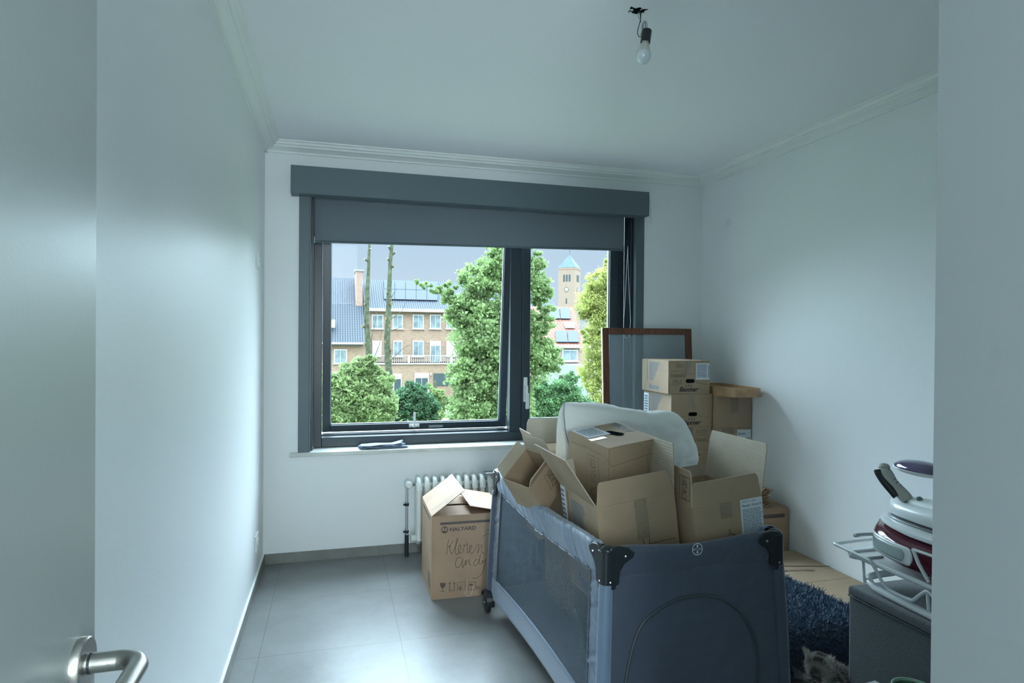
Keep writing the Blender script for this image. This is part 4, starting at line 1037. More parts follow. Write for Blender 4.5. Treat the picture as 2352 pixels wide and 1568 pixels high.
# ---------------------------------------------------------------- shag rug draped over the flat carton
def tufts(name, pts, nrm, ln, wd, m, parent=None, seed=1, droop=.6, comb=None):
    """short curved yarn ends, two triangles each"""
    r_ = np.random.RandomState(seed); n = len(pts)
    pts = np.array(pts); nrm = np.array(nrm); nrm = nrm/np.linalg.norm(nrm, axis=1)[:,None]
    j = r_.normal(size=(n,3))*droop
    if comb is not None: j += np.array(comb)
    d1 = nrm+j*.5; d1 /= np.linalg.norm(d1,axis=1)[:,None]; d2 = nrm*.6+j; d2 /= np.linalg.norm(d2,axis=1)[:,None]
    L_ = ln*(.6+.8*r_.rand(n))[:,None]; s = np.cross(d1, r_.normal(size=(n,3))); s /= np.linalg.norm(s,axis=1)[:,None]; s *= wd/2
    p1 = pts+d1*L_*.55; p2 = p1+d2*L_*.5
    V = np.stack([pts-s, pts+s, p1-s*.9, p1+s*.9, p2-s*.35, p2+s*.35], 1).reshape(-1,3)
    b = np.arange(n)[:,None]*6
    F_ = np.concatenate([b+np.array([0,1,3,2]), b+np.array([2,3,5,4])], 0)
    me = bpy.data.meshes.new(name); me.vertices.add(len(V)); me.vertices.foreach_set('co', V.ravel())
    me.loops.add(F_.size); me.loops.foreach_set('vertex_index', F_.ravel()); me.polygons.add(len(F_))
    me.polygons.foreach_set('loop_start', np.arange(0,F_.size,4)); me.polygons.foreach_set('loop_total', np.full(len(F_),4)); me.update(calc_edges=True)
    me.materials.append(m); o = bpy.data.objects.new(name, me); COL.objects.link(o)
    if parent: o.parent = parent
    return o
M_shag = mat('blue_shag_yarn', (.045,.095,.165), .75, sheen=.3, var=.35, vscale=60)
rg = thing('shag_rug', 'dark blue shaggy rug draped over the flat carton beside the crib', 'rug', (0,0,0))
# top surface then front drop
RX0, RX1, RY0, RY1, RZ = 1.56, 2.20, 2.155, 2.70, .187
def rugpt(s, u):      # s: 0 back edge .. 1 hem ; u across
    x0, x1 = RX0, (2.135 if s < .35 else 2.135)
    Ltop = RY1-RY0; Ld = .165; L_ = Ltop+Ld; q = s*L_
    xr = 2.14 + .075*min(1, q/Ltop)
    x = x0+(xr-x0)*u; lump = .010*nz(x*8,q*8,2)+.006*nz(x*20,q*20,4)
    if q < Ltop-.02: return Vector((x, RY1-q, RZ+lump)), Vector((0,0,1))
    a = min(1, (q-Ltop+.02)/.06)*PI/2
    if a < PI/2-.001: return Vector((x, RY0+.02-.035*math.sin(a), RZ-.035+.035*math.cos(a)+lump)), Vector((0,-math.sin(a),math.cos(a)))
    return Vector((x, RY0-.015+.008*nz(x*14,q*5), RZ-.035-(q-Ltop-.04)*.93)), Vector((0,-1,.0))
m_ = MB(); m_.grid(lambda u, v: rugpt(v, u)[0], 40, 60); m_.build('rug_backing', M_shag, rg, smooth=True, solid=.012)
pts, nr = [], []
r_ = random.Random(11)
for i in range(30000):
    p, n_ = rugpt(r_.random(), r_.random()); pts.append(p+n_*.004); nr.append(n_)
tag(tufts('rug_pile', pts, nr, .026, .0042, M_shag, rg, 5, .75, (0,0,-.12)), kind='stuff')

# ---------------------------------------------------------------- grey upholstered ottoman
def weave():
    m = mat('grey_tweed', (.10,.125,.14), .85, sheen=.3); t, b = links(m)
    tcn = t.nodes.new('ShaderNodeTexCoord'); n = t.nodes.new('ShaderNodeTexNoise'); n.inputs['Scale'].default_value = 420; n.inputs['Detail'].default_value = 2
    t.links.new(tcn.outputs['Object'], n.inputs['Vector']); r = t.nodes.new('ShaderNodeValToRGB')
    r.color_ramp.elements[0].position = .38; r.color_ramp.elements[0].color = (.030,.042,.052,1); r.color_ramp.elements[1].position = .62; r.color_ramp.elements[1].color = (.115,.14,.15,1)
    t.links.new(n.outputs['Fac'], r.inputs[0]); t.links.new(r.outputs[0], b.inputs['Base Color'])
    bp = t.nodes.new('ShaderNodeBump'); bp.inputs['Strength'].default_value = .4; bp.inputs['Distance'].default_value = .002
    t.links.new(n.outputs['Fac'], bp.inputs['Height']); t.links.new(bp.outputs[0], b.inputs['Normal']); return m
M_tweed = weave()
OT = .47
ot = thing('ottoman', 'grey tweed upholstered storage ottoman under the ironing stand', 'ottoman', (2.135, 1.43, 0))
MB().box((-.305,-.485,.02),(.305,.485,OT-.035)).build('ottoman_base', M_tweed, ot, bevel=.012, seg=3)
MB().box((-.307,-.487,OT-.033),(.307,.487,OT)).build('ottoman_lid', M_tweed, ot, bevel=.010, seg=3)
m_ = MB(); z = OT-.034; m_.tube([(-.308,-.48,z),(-.308,.48,z),(-.30,.488,z),(.30,.488,z),(.308,.48,z),(.308,-.48,z)], .0028, 6, closed=True); m_.build('piping', M_pipe, ot)
for x in (-.26,.26):
    for y in (-.44,.44): m_ = MB(); m_.lathe([(.02,0),(.022,.022)], 12, Matrix.Translation((x,y,0))); m_.build('foot', M_black, ot)

# ---------------------------------------------------------------- white wire iron rest lying on the ottoman
ir = thing('iron_rest', 'white metal tube stand with wire tray lying on the grey ottoman', 'iron stand', (0,0,0))
def curve(pts, k=6):
    pts = [Vector(p) for p in pts]; out = []
    for i in range(len(pts)-1):
        a, b_, c, d = pts[max(i-1,0)], pts[i], pts[i+1], pts[min(i+2,len(pts)-1)]
        for j in range(k):
            t = j/k; out.append(.5*((2*b_)+(-a+c)*t+(2*a-5*b_+4*c-d)*t*t+(-a+3*b_-3*c+d)*t**3))
    out.append(pts[-1]); return out
M_tube = mat('white_tube', (.74,.79,.80), .22, coat=.5)
tz = .600
m_ = MB()   # tray outline wire
m_.tube([(1.834,1.990,tz),(2.16,1.990,tz+.004)], .0058, 10)
m_.tube(curve([(2.0,1.992,tz),(1.86,1.996,tz),(1.836,1.988,tz),(1.832,1.96,tz),(1.826,1.90,tz),(1.822,1.83,tz-.001),(1.822,1.805,tz-.006),(1.832,1.79,tz-.035),(1.842,1.775,tz-.068),(1.846,1.75,tz-.085),(1.850,1.70,tz-.090),(1.852,1.665,tz-.088)]), .0060, 10)
m_.tube(curve([(1.852,1.665,tz-.088),(1.85,1.655,tz-.080),(1.845,1.62,tz-.045),(1.842,1.60,tz-.032),(1.84,1.58,tz-.04),(1.845,1.53,tz-.085),(1.85,1.48,tz-.115)]), .0060, 10)
m_.build('tray_wire', M_tube, ir, smooth=True)
m_ = MB()   # thick leg tube with rounded end
m_.tube(curve([(2.02,1.90,OT+.035),(1.92,1.895,OT+.034),(1.885,1.875,OT+.030),(1.872,1.845,OT+.022),(1.868,1.80,OT+.016),(1.862,1.6,OT+.014),(1.855,1.30,OT+.014),(1.85,1.05,OT+.014)]), .0125, 14)
m_.build('leg_tube', M_tube, ir, smooth=True)
m_ = MB()   # plate under the generator, rounded white end
m_.prism([(x+1.965,y+1.72) for x, y in stadium(.135,.235,.06,6)], tz-.022, tz-.004); m_.build('support_plate', M_tube, ir, bevel=.006, smooth=True)
m_ = MB(); m_.ell((1.985,1.965,tz-.045), (.105,.035,.017), 18); m_.build('plate_lip', M_tube, ir, smooth=True)
for y in (1.88, 1.62):
    m_ = MB(); m_.tube([(1.86,y,tz-.01),(1.87,y,OT+.018)], .005, 8); m_.tube([(2.17,y,tz-.01),(2.17,y,OT+.0)], .005, 8); m_.build('rest_strut', M_tube, ir)
m_ = MB(); m_.tube([(1.826,1.90,tz),(2.15,1.90,tz-.002)], .004, 8); m_.tube([(1.822,1.83,tz),(1.90,1.83,tz-.002)], .004, 8); m_.build('cross_wire', M_tube, ir)

# ---------------------------------------------------------------- steam generator iron
sg_ = thing('steam_generator', 'maroon and white steam generator base on the wire iron rest', 'steam station', (1.925, 1.70, tz))
def loft(secs, k=28, pw=3.0):
    """secs: (y, xhalf, zlow, zhigh, xc)"""
    V = [];F_ = []
    for (y, a, zl_, zh_, xc) in secs:
        for j in range(k):
            t = 2*PI*j/k; c, s = math.cos(t), math.sin(t)
            V.append((xc+a*math.copysign(abs(c)**(2/pw), c), y, (zl_+zh_)/2+(zh_-zl_)/2*math.copysign(abs(s)**(2/pw), s)))
    for i in range(len(secs)-1):
        for j in range(k): F_.append((i*k+j, (i+1)*k+j, (i+1)*k+(j+1)%k, i*k+(j+1)%k))
    F_ += [tuple(range(k)), tuple(range((len(secs)-1)*k+k-1, (len(secs)-1)*k-1, -1))]
    return V, F_
def hull(s0, zl_, zh_, n=18, y0=-.23, y1=.165, top=1.0, pw=3.2):
    secs = []
    for i in range(n+1):
        t = i/n; y = y0+(y1-y0)*t
        a = s0*(1-.0*t)*max(.02, (1-max(0,(t-.35)/.65)**2.6))**.5
        if t < .08: a *= .80+.2*t/.08
        secs.append((y, a, zl_+.018*max(0,(t-.5))*2, zh_, 0))
    return secs
V, F_ = loft(hull(.118, .004, .125)); m_ = MB(); m_.add(V, F_); m_.build('tank', M_maroon, sg_, smooth=True)
V, F_ = loft(hull(.100, .118, .150, y1=.145)); m_ = MB(); m_.add(V, F_); m_.build('top_deck', M_whitep, sg_, smooth=True)
# white trim frame with grey window along the flank
Hs = hull(.118, .004, .125)
def flank(y):
    for i in range(len(Hs)-1):
        if Hs[i][0] <= y <= Hs[i+1][0]:
            t = (y-Hs[i][0])/(Hs[i+1][0]-Hs[i][0]); return Hs[i][1]*(1-t)+Hs[i+1][1]*t
    return Hs[-1][1]
def fpt(y, z, off): return Vector((-flank(min(max(y,-.22),.158))*(1-.10*abs((z-.065)/.06)**3)-off, y, z))
def patch(y0, y1, z0, z1, off, r=.0, ny=24, nz_=8, flip=False):
    m_ = MB()
    def fn(u, v):
        y = y0+(y1-y0)*u; zc = (z0+z1)/2; hh = (z1-z0)/2
        eu = min(u, 1-u)*(y1-y0); rr = r
        if rr and eu < rr: hh -= rr-math.sqrt(max(0, rr*rr-(rr-eu)**2))
        z = zc+(v*2-1)*hh; return fpt(y, z, off)
    m_.grid(fn, ny, nz_); return m_
patch(-.075,.158,.038,.098,.002,.022).build('side_trim', M_whitep, sg_, smooth=True, solid=.004)
patch(-.045,.140,.047,.088,.0045,.016).build('water_window', mat('grey_translucent', (.36,.44,.43), .3, coat=.3), sg_, smooth=True, solid=.002)
m_ = MB(); m_.tube([fpt(-.075,.10,.002), fpt(-.10,.06,.003), fpt(-.13,.012,.003)], .006, 8); m_.tube([fpt(-.075,.098,.002), fpt(-.2,.10,.003)], .005, 8); m_.build('side_rib', M_whitep, sg_, smooth=True)
m_ = MB(); m_.tube(curve([(-.06,.12,.085),(-.10,.142,.080),(-.128,.152,.076),(-.105,.160,.070)]), .006, 8); m_.build('release_lever', M_chrome, sg_, smooth=True)
m_ = MB()
Tq = Matrix(((0,0,-1,0),(-1,0,0,0),(0,1,0,0),(0,0,0,1)))
textmesh(m_, Matrix.Translation(fpt(.152,.062,.005)) @ Tq, '10', 0, 0, .008); m_.build('printed_mark', M_inkb, sg_)

si = thing('steam_iron', 'white and plum steam iron parked on top of the steam station', 'iron', (1.925, 1.70, tz+.152))
def ihull(s0, zl_, zh_, y0, y1, n=14, nose=.5):
    secs = []
    for i in range(n+1):
        t = i/n; a = s0*max(.03,(1-max(0,(t-.25)/.75)**2.2))**.5
        if t < .1: a *= .75+2.5*t
        secs.append((y0+(y1-y0)*t, a, zl_, zh_-(zh_-zl_)*.30*t, 0))
    return secs
V, F_ = loft(ihull(.060,.0,.008,-.16,.125), pw=5); m_ = MB(); m_.add(V, F_); m_.build('soleplate', M_chrome, si, smooth=True)
V, F_ = loft([(y,a*(1.25 if True else 1),.006,z1*1.0,0) for (y,a,z0,z1,_) in ihull(.060,.006,.085,-.17,.115)], pw=2.6); m_ = MB(); m_.add(V, F_); m_.build('iron_body', M_whitep, si, smooth=True)
V, F_ = loft(ihull(.045,.052,.094,-.15,.07), pw=2.6); m_ = MB(); m_.add(V, F_); m_.build('top_cover', M_trimw, si, smooth=True)
m_ = MB(); gp = curve([(-.020,.035,.072),(-.030,.058,.100),(-.040,.085,.130),(-.046,.105,.158),(-.045,.112,.172)]); m_.tube(gp, [.019+.002*math.sin(i*.5) for i in range(len(gp))], 14); m_.ell((-.045,.112,.175),(.020,.020,.012),14)
hgrip = m_.build('heel_grip', mat('warm_grey_grip', (.42,.43,.39), .5), si, smooth=True)
m_ = MB(); m_.tube([q+Vector((-.013,.010,-.008)) for q in gp[4:-2]], .0155, 12); m_.build('grip_underside', M_black, hgrip, smooth=True)
m_ = MB()
for i in range(3, len(gp)-3, 2):
    q = gp[i]; m_.tube([q+Vector((-.006,-.019,.0)), q+Vector((.006,-.0185,.007))], .0015, 5)
m_.build('grip_ridge', M_inkp, hgrip)
m_ = MB(); m_.ell((.035,.035,.172), (.055,.105,.020), 20, fn=lambda q: Vector((q.x, q.y, q.z if q.z > 0 else q.z*.9))); m_.build('handle_underside', M_trimw, si, smooth=True)
m_ = MB(); m_.ell((.035,.030,.178), (.057,.105,.028), 22, fn=lambda q: Vector((q.x, q.y, max(q.z,-.12)))); m_.build('handle_shell', mat('plum_plastic', (.07,.05,.12), .15, coat=.8), si, smooth=True)
m_ = MB(); m_.tube(curve([(.03,-.08,.17),(.02,-.14,.13),(.0,-.15,.07)]), .022, 12); m_.build('handle_post', M_whitep, si, smooth=True)
m_ = MB(); m_.ell((-.020,-.01,.088),(.010,.010,.008),12); m_.build('steam_button', M_inkb, si, smooth=True)

# ---------------------------------------------------------------- white tub and green jar near the entrance
wt = thing('plastic_tub', 'white plastic tub at the bottom right edge beside the green jar', 'tub', (1.60,1.53,0), .1)
MB().box((-.055,-.075,0),(.055,.075,.275)).build('tub_body', M_whitep, wt, bevel=.014, seg=4)
m_ = MB(); m_.box((-.058,-.078,.267),(.058,.078,.302)); m_.box((-.02,-.08,.300),(.03,.05,.308)); m_.build('tub_lid', M_whitep, wt, bevel=.012, seg=4)
gj = thing('glass_jar', 'green glass jar with open rim at the bottom right edge', 'jar', (1.735,1.550,0))
M_gg = mat('green_glass', (.16,.34,.22), .12, coat=.6); links(M_gg)[1].inputs['Transmission Weight'].default_value = .5
m_ = MB(); m_.lathe([(.0,.004),(.052,.004),(.060,.03),(.062,.23),(.056,.275),(.060,.292),(.056,.294),(.051,.275),(.057,.23),(.055,.03),(.0,.012)], 32, cap=False); m_.build('jar_body', M_gg, gj, smooth=True)
m_ = MB(); m_.lathe([(.0605,.286),(.064,.291),(.0625,.299),(.057,.300),(.0545,.293)], 32, cap=False); m_.build('jar_rim', mat('green_rim', (.33,.52,.40), .15, coat=.6), gj, smooth=True)

# ---------------------------------------------------------------- cat
ct = thing('cat', 'long-haired grey tabby cat sitting between the crib and the grey ottoman', 'cat', (1.772,1.962,0), (0,0,math.radians(213)))
# local frame: +x = the way the cat faces
def fuzz(q, a): return q*(1+a*noise.noise(q*2.5))
bm_v = [(-.085,0,.060,.058),(-.055,0,.078,.064),(-.015,0,.098,.057),(.015,0,.118,.046),(.035,0,.142,.036),(.052,0,.160,.036)]
legs = [((.030,.030,.085),(.040,.032,.045),(.045,.032,.014)), ((.030,-.030,.085),(.040,-.032,.045),(.045,-.032,.014)),
        ((-.05,.045,.055),(-.015,.060,.045),(-.030,.062,.014)), ((-.05,-.045,.055),(-.015,-.060,.045),(-.030,-.062,.014))]
vs = [v[:3] for v in bm_v]; rr = [v[3] for v in bm_v]; ed = [(i,i+1) for i in range(len(vs)-1)]
for i, lg in enumerate(legs):
    base = 2 if i < 2 else 0
    for j, p in enumerate(lg): vs.append(p); rr.append([.026,.018,.017][j] if i < 2 else [.038,.026,.017][j]); ed.append((base if j == 0 else len(vs)-2, len(vs)-1))
    vs.append((lg[-1][0]+.022, lg[-1][1], .012)); rr.append(.014); ed.append((len(vs)-2, len(vs)-1))
tl = [(-.120,.03,.035),(-.125,.075,.026),(-.09,.105,.024),(-.04,.11,.022)]
for j, p in enumerate(tl): vs.append(p); rr.append([.028,.026,.024,.016][j]); ed.append((0 if j == 0 else len(vs)-2, len(vs)-1))
me = bpy.data.meshes.new('cat_body'); me.from_pydata(vs, ed, []); ob = bpy.data.objects.new('cat_body', me); COL.objects.link(ob)
sk = ob.modifiers.new('skin', 'SKIN'); ss = ob.modifiers.new('sub', 'SUBSURF'); ss.levels = 2; ss.render_levels = 2
for i, sv in enumerate(me.skin_vertices[0].data): sv.radius = (rr[i], rr[i]); sv.use_root = (i == 1)
dg = bpy.context.evaluated_depsgraph_get(); dg.update(); me2 = bpy.data.meshes.new_from_object(ob.evaluated_get(dg)); bpy.data.objects.remove(ob)
def furmat():
    m = mat('tabby_fur', (.20,.17,.14), .8, sheen=.4); t, b = links(m)
    tcn = t.nodes.new('ShaderNodeTexCoord'); w_ = t.nodes.new('ShaderNodeTexWave'); w_.inputs['Scale'].default_value = 9; w_.inputs['Distortion'].default_value = 6; w_.inputs['Detail'].default_value = 3
    t.links.new(tcn.outputs['Object'], w_.inputs['Vector']); r = t.nodes.new('ShaderNodeValToRGB')
    r.color_ramp.elements[0].color = (.05,.045,.04,1); r.color_ramp.elements[1].color = (.36,.33,.29,1); r.color_ramp.elements[0].position = .25
    t.links.new(w_.outputs['Fac'], r.inputs[0]); t.links.new(r.outputs[0], b.inputs['Base Color']); return m
M_fur = furmat(); M_furl = mat('pale_fur', (.50,.47,.42), .8, sheen=.4, var=.3, vscale=30)
me2.materials.append(M_fur)
for p_ in me2.polygons: p_.use_smooth = True
body = bpy.data.objects.new('cat_body', me2); COL.objects.link(body); body.parent = ct
hc_ = Vector((.062,0,.172))
m_ = MB(); m_.ell(hc_, (.045,.043,.040), 24)
m_.ell(hc_+Vector((.036,0,-.013)), (.020,.022,.016), 16); m_.build('head', M_fur, ct, smooth=True)
hf = [o for o in ct.children if o.name.startswith('head')][0]
for s_ in (-1, 1):
    m_ = MB(); c_ = hc_+Vector((-.004,s_*.032,.022)); m_.add([c_+Vector((.010,-.019,.002 if s_ > 0 else -.008)),c_+Vector((.010,.019,-.008 if s_ > 0 else .002)),c_+Vector((-.014,0,-.004)),c_+Vector((.0,s_*.014,.046))], [(0,1,3),(1,2,3),(2,0,3),(0,2,1)])
    m_.build('ear', M_furl, ct, bevel=.002, smooth=True)
    m_ = MB(); m_.ell(hc_+Vector((.036,s_*.018,.006)), (.006,.007,.006), 10); m_.build('eye', M_black, hf, smooth=True)
m_ = MB(); m_.ell(hc_+Vector((.056,0,-.008)), (.004,.006,.004), 10); m_.build('nose', mat('nose_pink', (.25,.12,.11), .5), hf, smooth=True)
m_ = MB(); m_.tube([hc_+Vector((.054,-.010,-.020)), hc_+Vector((.057,0,-.017)), hc_+Vector((.054,.010,-.020))], .0012, 5); m_.build('mouth', M_black, hf)
m_ = MB()
for s_ in (-1, 1):
    for k in range(6): m_.tube(curve([hc_+Vector((.048,s_*.012,-.012)), hc_+Vector((.055,s_*.045,-.010+.006*k-.012)), hc_+Vector((.050,s_*.080,-.02+.010*k-.012))], 3), .0005, 4)
m_.build('whiskers', M_furl, hf)
# fur
pts, nr, cl = [], [], []
me2.calc_loop_triangles(); rn = random.Random(4)
ar = [t_.area for t_ in me2.loop_triangles]; cum = np.cumsum(ar)
for i in range(14000):
    t_ = me2.loop_triangles[int(np.searchsorted(cum, rn.random()*cum[-1]))]; a, b_, c = [me2.vertices[j].co for j in t_.vertices]
    u, v = rn.random(), rn.random()
    if u+v > 1: u, v = 1-u, 1-v
    pts.append(a+(b_-a)*u+(c-a)*v); nr.append(t_.normal)
tag(tufts('body_fur', pts, nr, .022, .0017, M_fur, body, 8, .25, (-1.3,0,-.3)), kind='stuff')
pts, nr, pts2, nr2 = [], [], [], []
for i in range(9000):
    q = Vector((rn.gauss(0,1), rn.gauss(0,1), rn.gauss(0,1))).normalized()
    if q.x > .93: continue
    p = hc_+Vector((q.x*.044,q.y*.042,q.z*.039))
    if abs(q.y) < .35 or rn.random() < .35: pts.append(p); nr.append(q)
    else: pts2.append(p); nr2.append(q)
n_ = min(len(pts), len(nr)); tag(tufts('head_fur', pts[:n_], nr[:n_], .011, .0012, M_fur, hf, 9, .3, (-1.0,0,.0)), kind='stuff')
n_ = min(len(pts2), len(nr2)); tag(tufts('head_tuft', pts2[:n_], nr2[:n_], .013, .0011, M_furl, hf, 10, .35, (-.9,0,.1)), kind='stuff')
for s_ in (-1, 1):
    pts, nr = [], []
    for i in range(500):
        t_ = rn.random(); p = hc_+Vector((-.004+rn.uniform(-.01,.01), s_*(.030+.012*t_+rn.uniform(-.01,.01)), .022+.040*t_)); pts.append(p); nr.append(Vector((rn.uniform(-.4,.4), s_*.6, .8)))
    tufts('ear_fur', pts, nr, .010, .0010, M_furl, hf, 12, .25)

# the head looks a little down
hR = Euler((0, .40, .0)).to_matrix()
for o in list(ct.children):
    if o.name.startswith(('head', 'ear')) and 'fur' not in o.name:
        o.rotation_euler = (0, .40, .0); o.location = hc_ - hR @ hc_

# ================================================================ outside the window
GZ = -4.6
def brick(name, c1, c2, mort, sc):
    m = bpy.data.materials.new(name); m.use_nodes = True; t = m.node_tree; b = t.nodes['Principled BSDF']; b.inputs['Roughness'].default_value = .85
    tcn = t.nodes.new('ShaderNodeTexCoord'); mp = t.nodes.new('ShaderNodeMapping'); mp.inputs['Rotation'].default_value = (PI/2, 0, 0)
    t.links.new(tcn.outputs['Object'], mp.inputs[0]); k = t.nodes.new('ShaderNodeTexBrick')
    k.inputs['Color1'].default_value = (*c1,1); k.inputs['Color2'].default_value = (*c2,1); k.inputs['Mortar'].default_value = (*mort,1)
    k.inputs['Scale'].default_value = sc; k.inputs['Mortar Size'].default_value = .02; k.inputs['Brick Width'].default_value = .5; k.inputs['Row Height'].default_value = .22
    t.links.new(mp.outputs[0], k.inputs['Vector']); t.links.new(k.outputs['Color'], b.inputs['Base Color']); return m
M_brick = brick('tan_brick', (.36,.245,.165), (.27,.185,.125), (.40,.33,.26), 2.0)
M_brick2 = brick('pink_brick', (.38,.24,.19), (.30,.19,.15), (.42,.35,.30), 2.0)
M_tbrick = brick('tower_brick', (.33,.24,.19), (.29,.21,.165), (.38,.31,.26), 1.0)
def rooftile(name, c1, c2, sx, sy):
    m = bpy.data.materials.new(name); m.use_nodes = True; t = m.node_tree; b = t.nodes['Principled BSDF']; b.inputs['Roughness'].default_value = .9; b.inputs['Specular IOR Level'].default_value = .15
    tcn = t.nodes.new('ShaderNodeTexCoord'); w1 = t.nodes.new('ShaderNodeTexWave'); w1.bands_direction = 'X'; w1.inputs['Scale'].default_value = sx
    w2 = t.nodes.new('ShaderNodeTexWave'); w2.bands_direction = 'Z'; w2.wave_profile = 'SAW'; w2.inputs['Scale'].default_value = sy
    for w_ in (w1, w2): t.links.new(tcn.outputs['Object'], w_.inputs['Vector'])
    mu = t.nodes.new('ShaderNodeMath'); mu.operation = 'MULTIPLY'; t.links.new(w1.outputs['Fac'], mu.inputs[0]); t.links.new(w2.outputs['Fac'], mu.inputs[1])
    r = t.nodes.new('ShaderNodeValToRGB'); r.color_ramp.elements[0].color = (*c1,1); r.color_ramp.elements[1].color = (*c2,1); r.color_ramp.elements[1].position = .6
    t.links.new(mu.outputs[0], r.inputs[0]); t.links.new(r.outputs[0], b.inputs['Base Color']); return m
M_slate = rooftile('blue_grey_tiles', (.045,.055,.068), (.125,.145,.17), 1.5, 2.0)
M_redroof = rooftile('red_tiles', (.19,.075,.055), (.30,.15,.115), 1.1, 1.4)
M_tslate = mat('tower_slate', (.10,.15,.18), .9, var=.1, vscale=1)
M_solar = mat('solar_panel', (.055,.070,.10), .7, spec=.15)
M_winw = mat('white_window_frame', (.62,.66,.68), .5)
M_pane = mat('curtained_glass', (.20,.26,.28), .3, var=.35, vscale=2)
M_shut = mat('white_shutter', (.60,.62,.62), .6)
M_dglass = mat('dark_glass', (.06,.09,.10), .2)
M_gut = mat('pale_gutter', (.58,.62,.64), .5)
M_grass = mat('lawn', (.12,.15,.09), .9, var=.3, vscale=.6)
M_path = mat('gravel', (.30,.30,.29), .9)
M_bark = mat('mossy_bark', (.085,.10,.06), .9, var=.45, vscale=6, bump=.5, bscale=10)
M_cut = mat('cut_wood', (.30,.23,.14), .7)
M_rail2 = mat('balcony_bars', (.45,.47,.46), .6)

struct(MB().box((-160,D+1.2,GZ-.5),(260,420,GZ)), 'ground', M_grass)
gp_ = MB().box((-5,44.5,GZ),(14,47,GZ+.04)).build('garden_path', M_path); tag(gp_, kind='structure')

def c6(cx, cy, Y): return P(750+cx/3.565, 560+cy/3.565, Y)
def c3(cx, cy, Y): return P(1200+cx/3.92, 540+cy/3.92, Y)
def fbox(m_, fn, x0, y0, x1, y1, Y, t0, t1):
    a, b_ = fn(x0, y0, Y), fn(x1, y1, Y); m_.box((a.x, Y-t1, a.z), (b_.x, Y-t0, b_.z)); return m_
def win(par, fn, x0, y0, x1, y1, Y, n=2, mp=None, transom=0):
    w_ = fbox(MB(), fn, x0, y0, x1, y1, Y, 0, .10).build('window', M_winw, par)
    a, b_ = fn(x0, y0, Y), fn(x1, y1, Y); W_ = b_.x-a.x; m_ = MB(); fw = .09
    for i in range(n):
        xa = a.x+fw+(W_-2*fw+fw*.5)*i/n; xb = a.x+fw+(W_-2*fw+fw*.5)*(i+1)/n-fw*.5
        m_.box((xa, Y-.12, b_.z+fw), (xb, Y-.099, a.z-fw-(transom if transom else 0)))
    m_.build('pane', mp or M_pane, w_)
    s_ = MB(); s_.box((a.x-.08, Y-.18, b_.z-.07), (b_.x+.08, Y, b_.z)); s_.build('sill', M_gut, w_)
def roofplane(par, a, b_, c, d, m_, name='roof', th=.25):
    q = MB(); n_ = (b_-a).cross(d-a).normalized()*th
    V = [a,b_,c,d]+[p-n_ for p in (a,b_,c,d)]; q.add(V, [(0,1,2,3),(7,6,5,4),(0,4,5,1),(1,5,6,2),(2,6,7,3),(3,7,4,0)]); return q.build(name, m_, par)

# left house with the deep roof
YA = 57.0
ha = thing('row_house', 'left house with steep blue grey tiled roof down to the first floor', 'house', (0,0,0), group='houses across the gardens')
a, b_ = c6(-900,820,YA), c6(318,820,YA)
MB().box((a.x,YA,GZ),(b_.x,YA+14,a.z)).build('wall', M_brick, ha)
rl, rr_ = c6(-900,262,YA+7), c6(318,285,YA+7); zr = rr_.z
el, er = c6(-900,812,YA-.5), c6(318,812,YA-.5)
roofplane(ha, Vector((el.x,YA-.5,er.z)), Vector((er.x,YA-.5,er.z)), Vector((er.x,YA+7,zr)), Vector((el.x,YA+7,zr)), M_slate)
roofplane(ha, Vector((er.x,YA+14.5,er.z)), Vector((el.x,YA+14.5,er.z)), Vector((el.x,YA+7,zr)), Vector((er.x,YA+7,zr)), M_slate)
MB().add([(er.x-.25,YA,er.z),(er.x-.25,YA+14,er.z),(er.x-.25,YA+7,zr-.2),(er.x,YA,er.z),(er.x,YA+14,er.z),(er.x,YA+7,zr-.2)], [(0,2,1),(3,4,5),(0,3,5,2),(1,2,5,4)]).build('gable', M_brick, ha)
fbox(MB(), c6, -900, 800, 318, 822, YA-.6, 0, .15).build('gutter', M_gut, ha)
sk_ = roofplane(ha, c6(0,690,YA+.6)+Vector((0,-.25,.12)), c6(70,690,YA+.6)+Vector((0,-.25,.12)), c6(70,632,YA+1.6)+Vector((0,-.25,.12)), c6(0,632,YA+1.6)+Vector((0,-.25,.12)), M_winw, 'skylight', .1)
win(ha, c6, 60, 862, 168, 978, YA); win(ha, c6, -150, 862, -40, 978, YA); win(ha, c6, -60, 1050, 92, 1190, YA)
cm = MB(); a, b_ = c6(272,236,YA+5), c6(322,460,YA+5); b_.x = er.x; a.x = er.x-.72; cm.box((a.x,YA+3.6,b_.z-3),(b_.x-.1,YA+6.5,a.z)); ch_ = cm.build('chimney', M_brick2, ha)
MB().box((a.x-.1,YA+3.5,a.z),(b_.x,YA+6.6,a.z+.18)).build('chimney_cap', M_path, ch_)
# main brick house
YB = 60.0
hb_ = thing('row_house', 'long tan brick house with solar panels and three rows of white windows', 'house', (0,0,0), group='houses across the gardens')
a, b_ = c6(326,540,YB), c6(1900,540,YB); a.x = er.x+.03
MB().box((a.x,YB,GZ),(b_.x,YB+11,a.z)).build('wall', M_brick, hb_)
zr = c6(640,297,YB+5.5).z; ze = c6(640,535,YB-.4).z
roofplane(hb_, Vector((a.x,YB-.4,ze)), Vector((b_.x,YB-.4,ze)), Vector((b_.x,YB+5.5,zr)), Vector((a.x,YB+5.5,zr)), M_slate)
roofplane(hb_, Vector((b_.x,YB+11.4,ze)), Vector((a.x,YB+11.4,ze)), Vector((a.x,YB+5.5,zr)), Vector((b_.x,YB+5.5,zr)), M_slate)
MB().box((a.x,YB-.6,ze-.22),(b_.x,YB-.35,ze+.05)).build('gutter', M_gut, hb_)
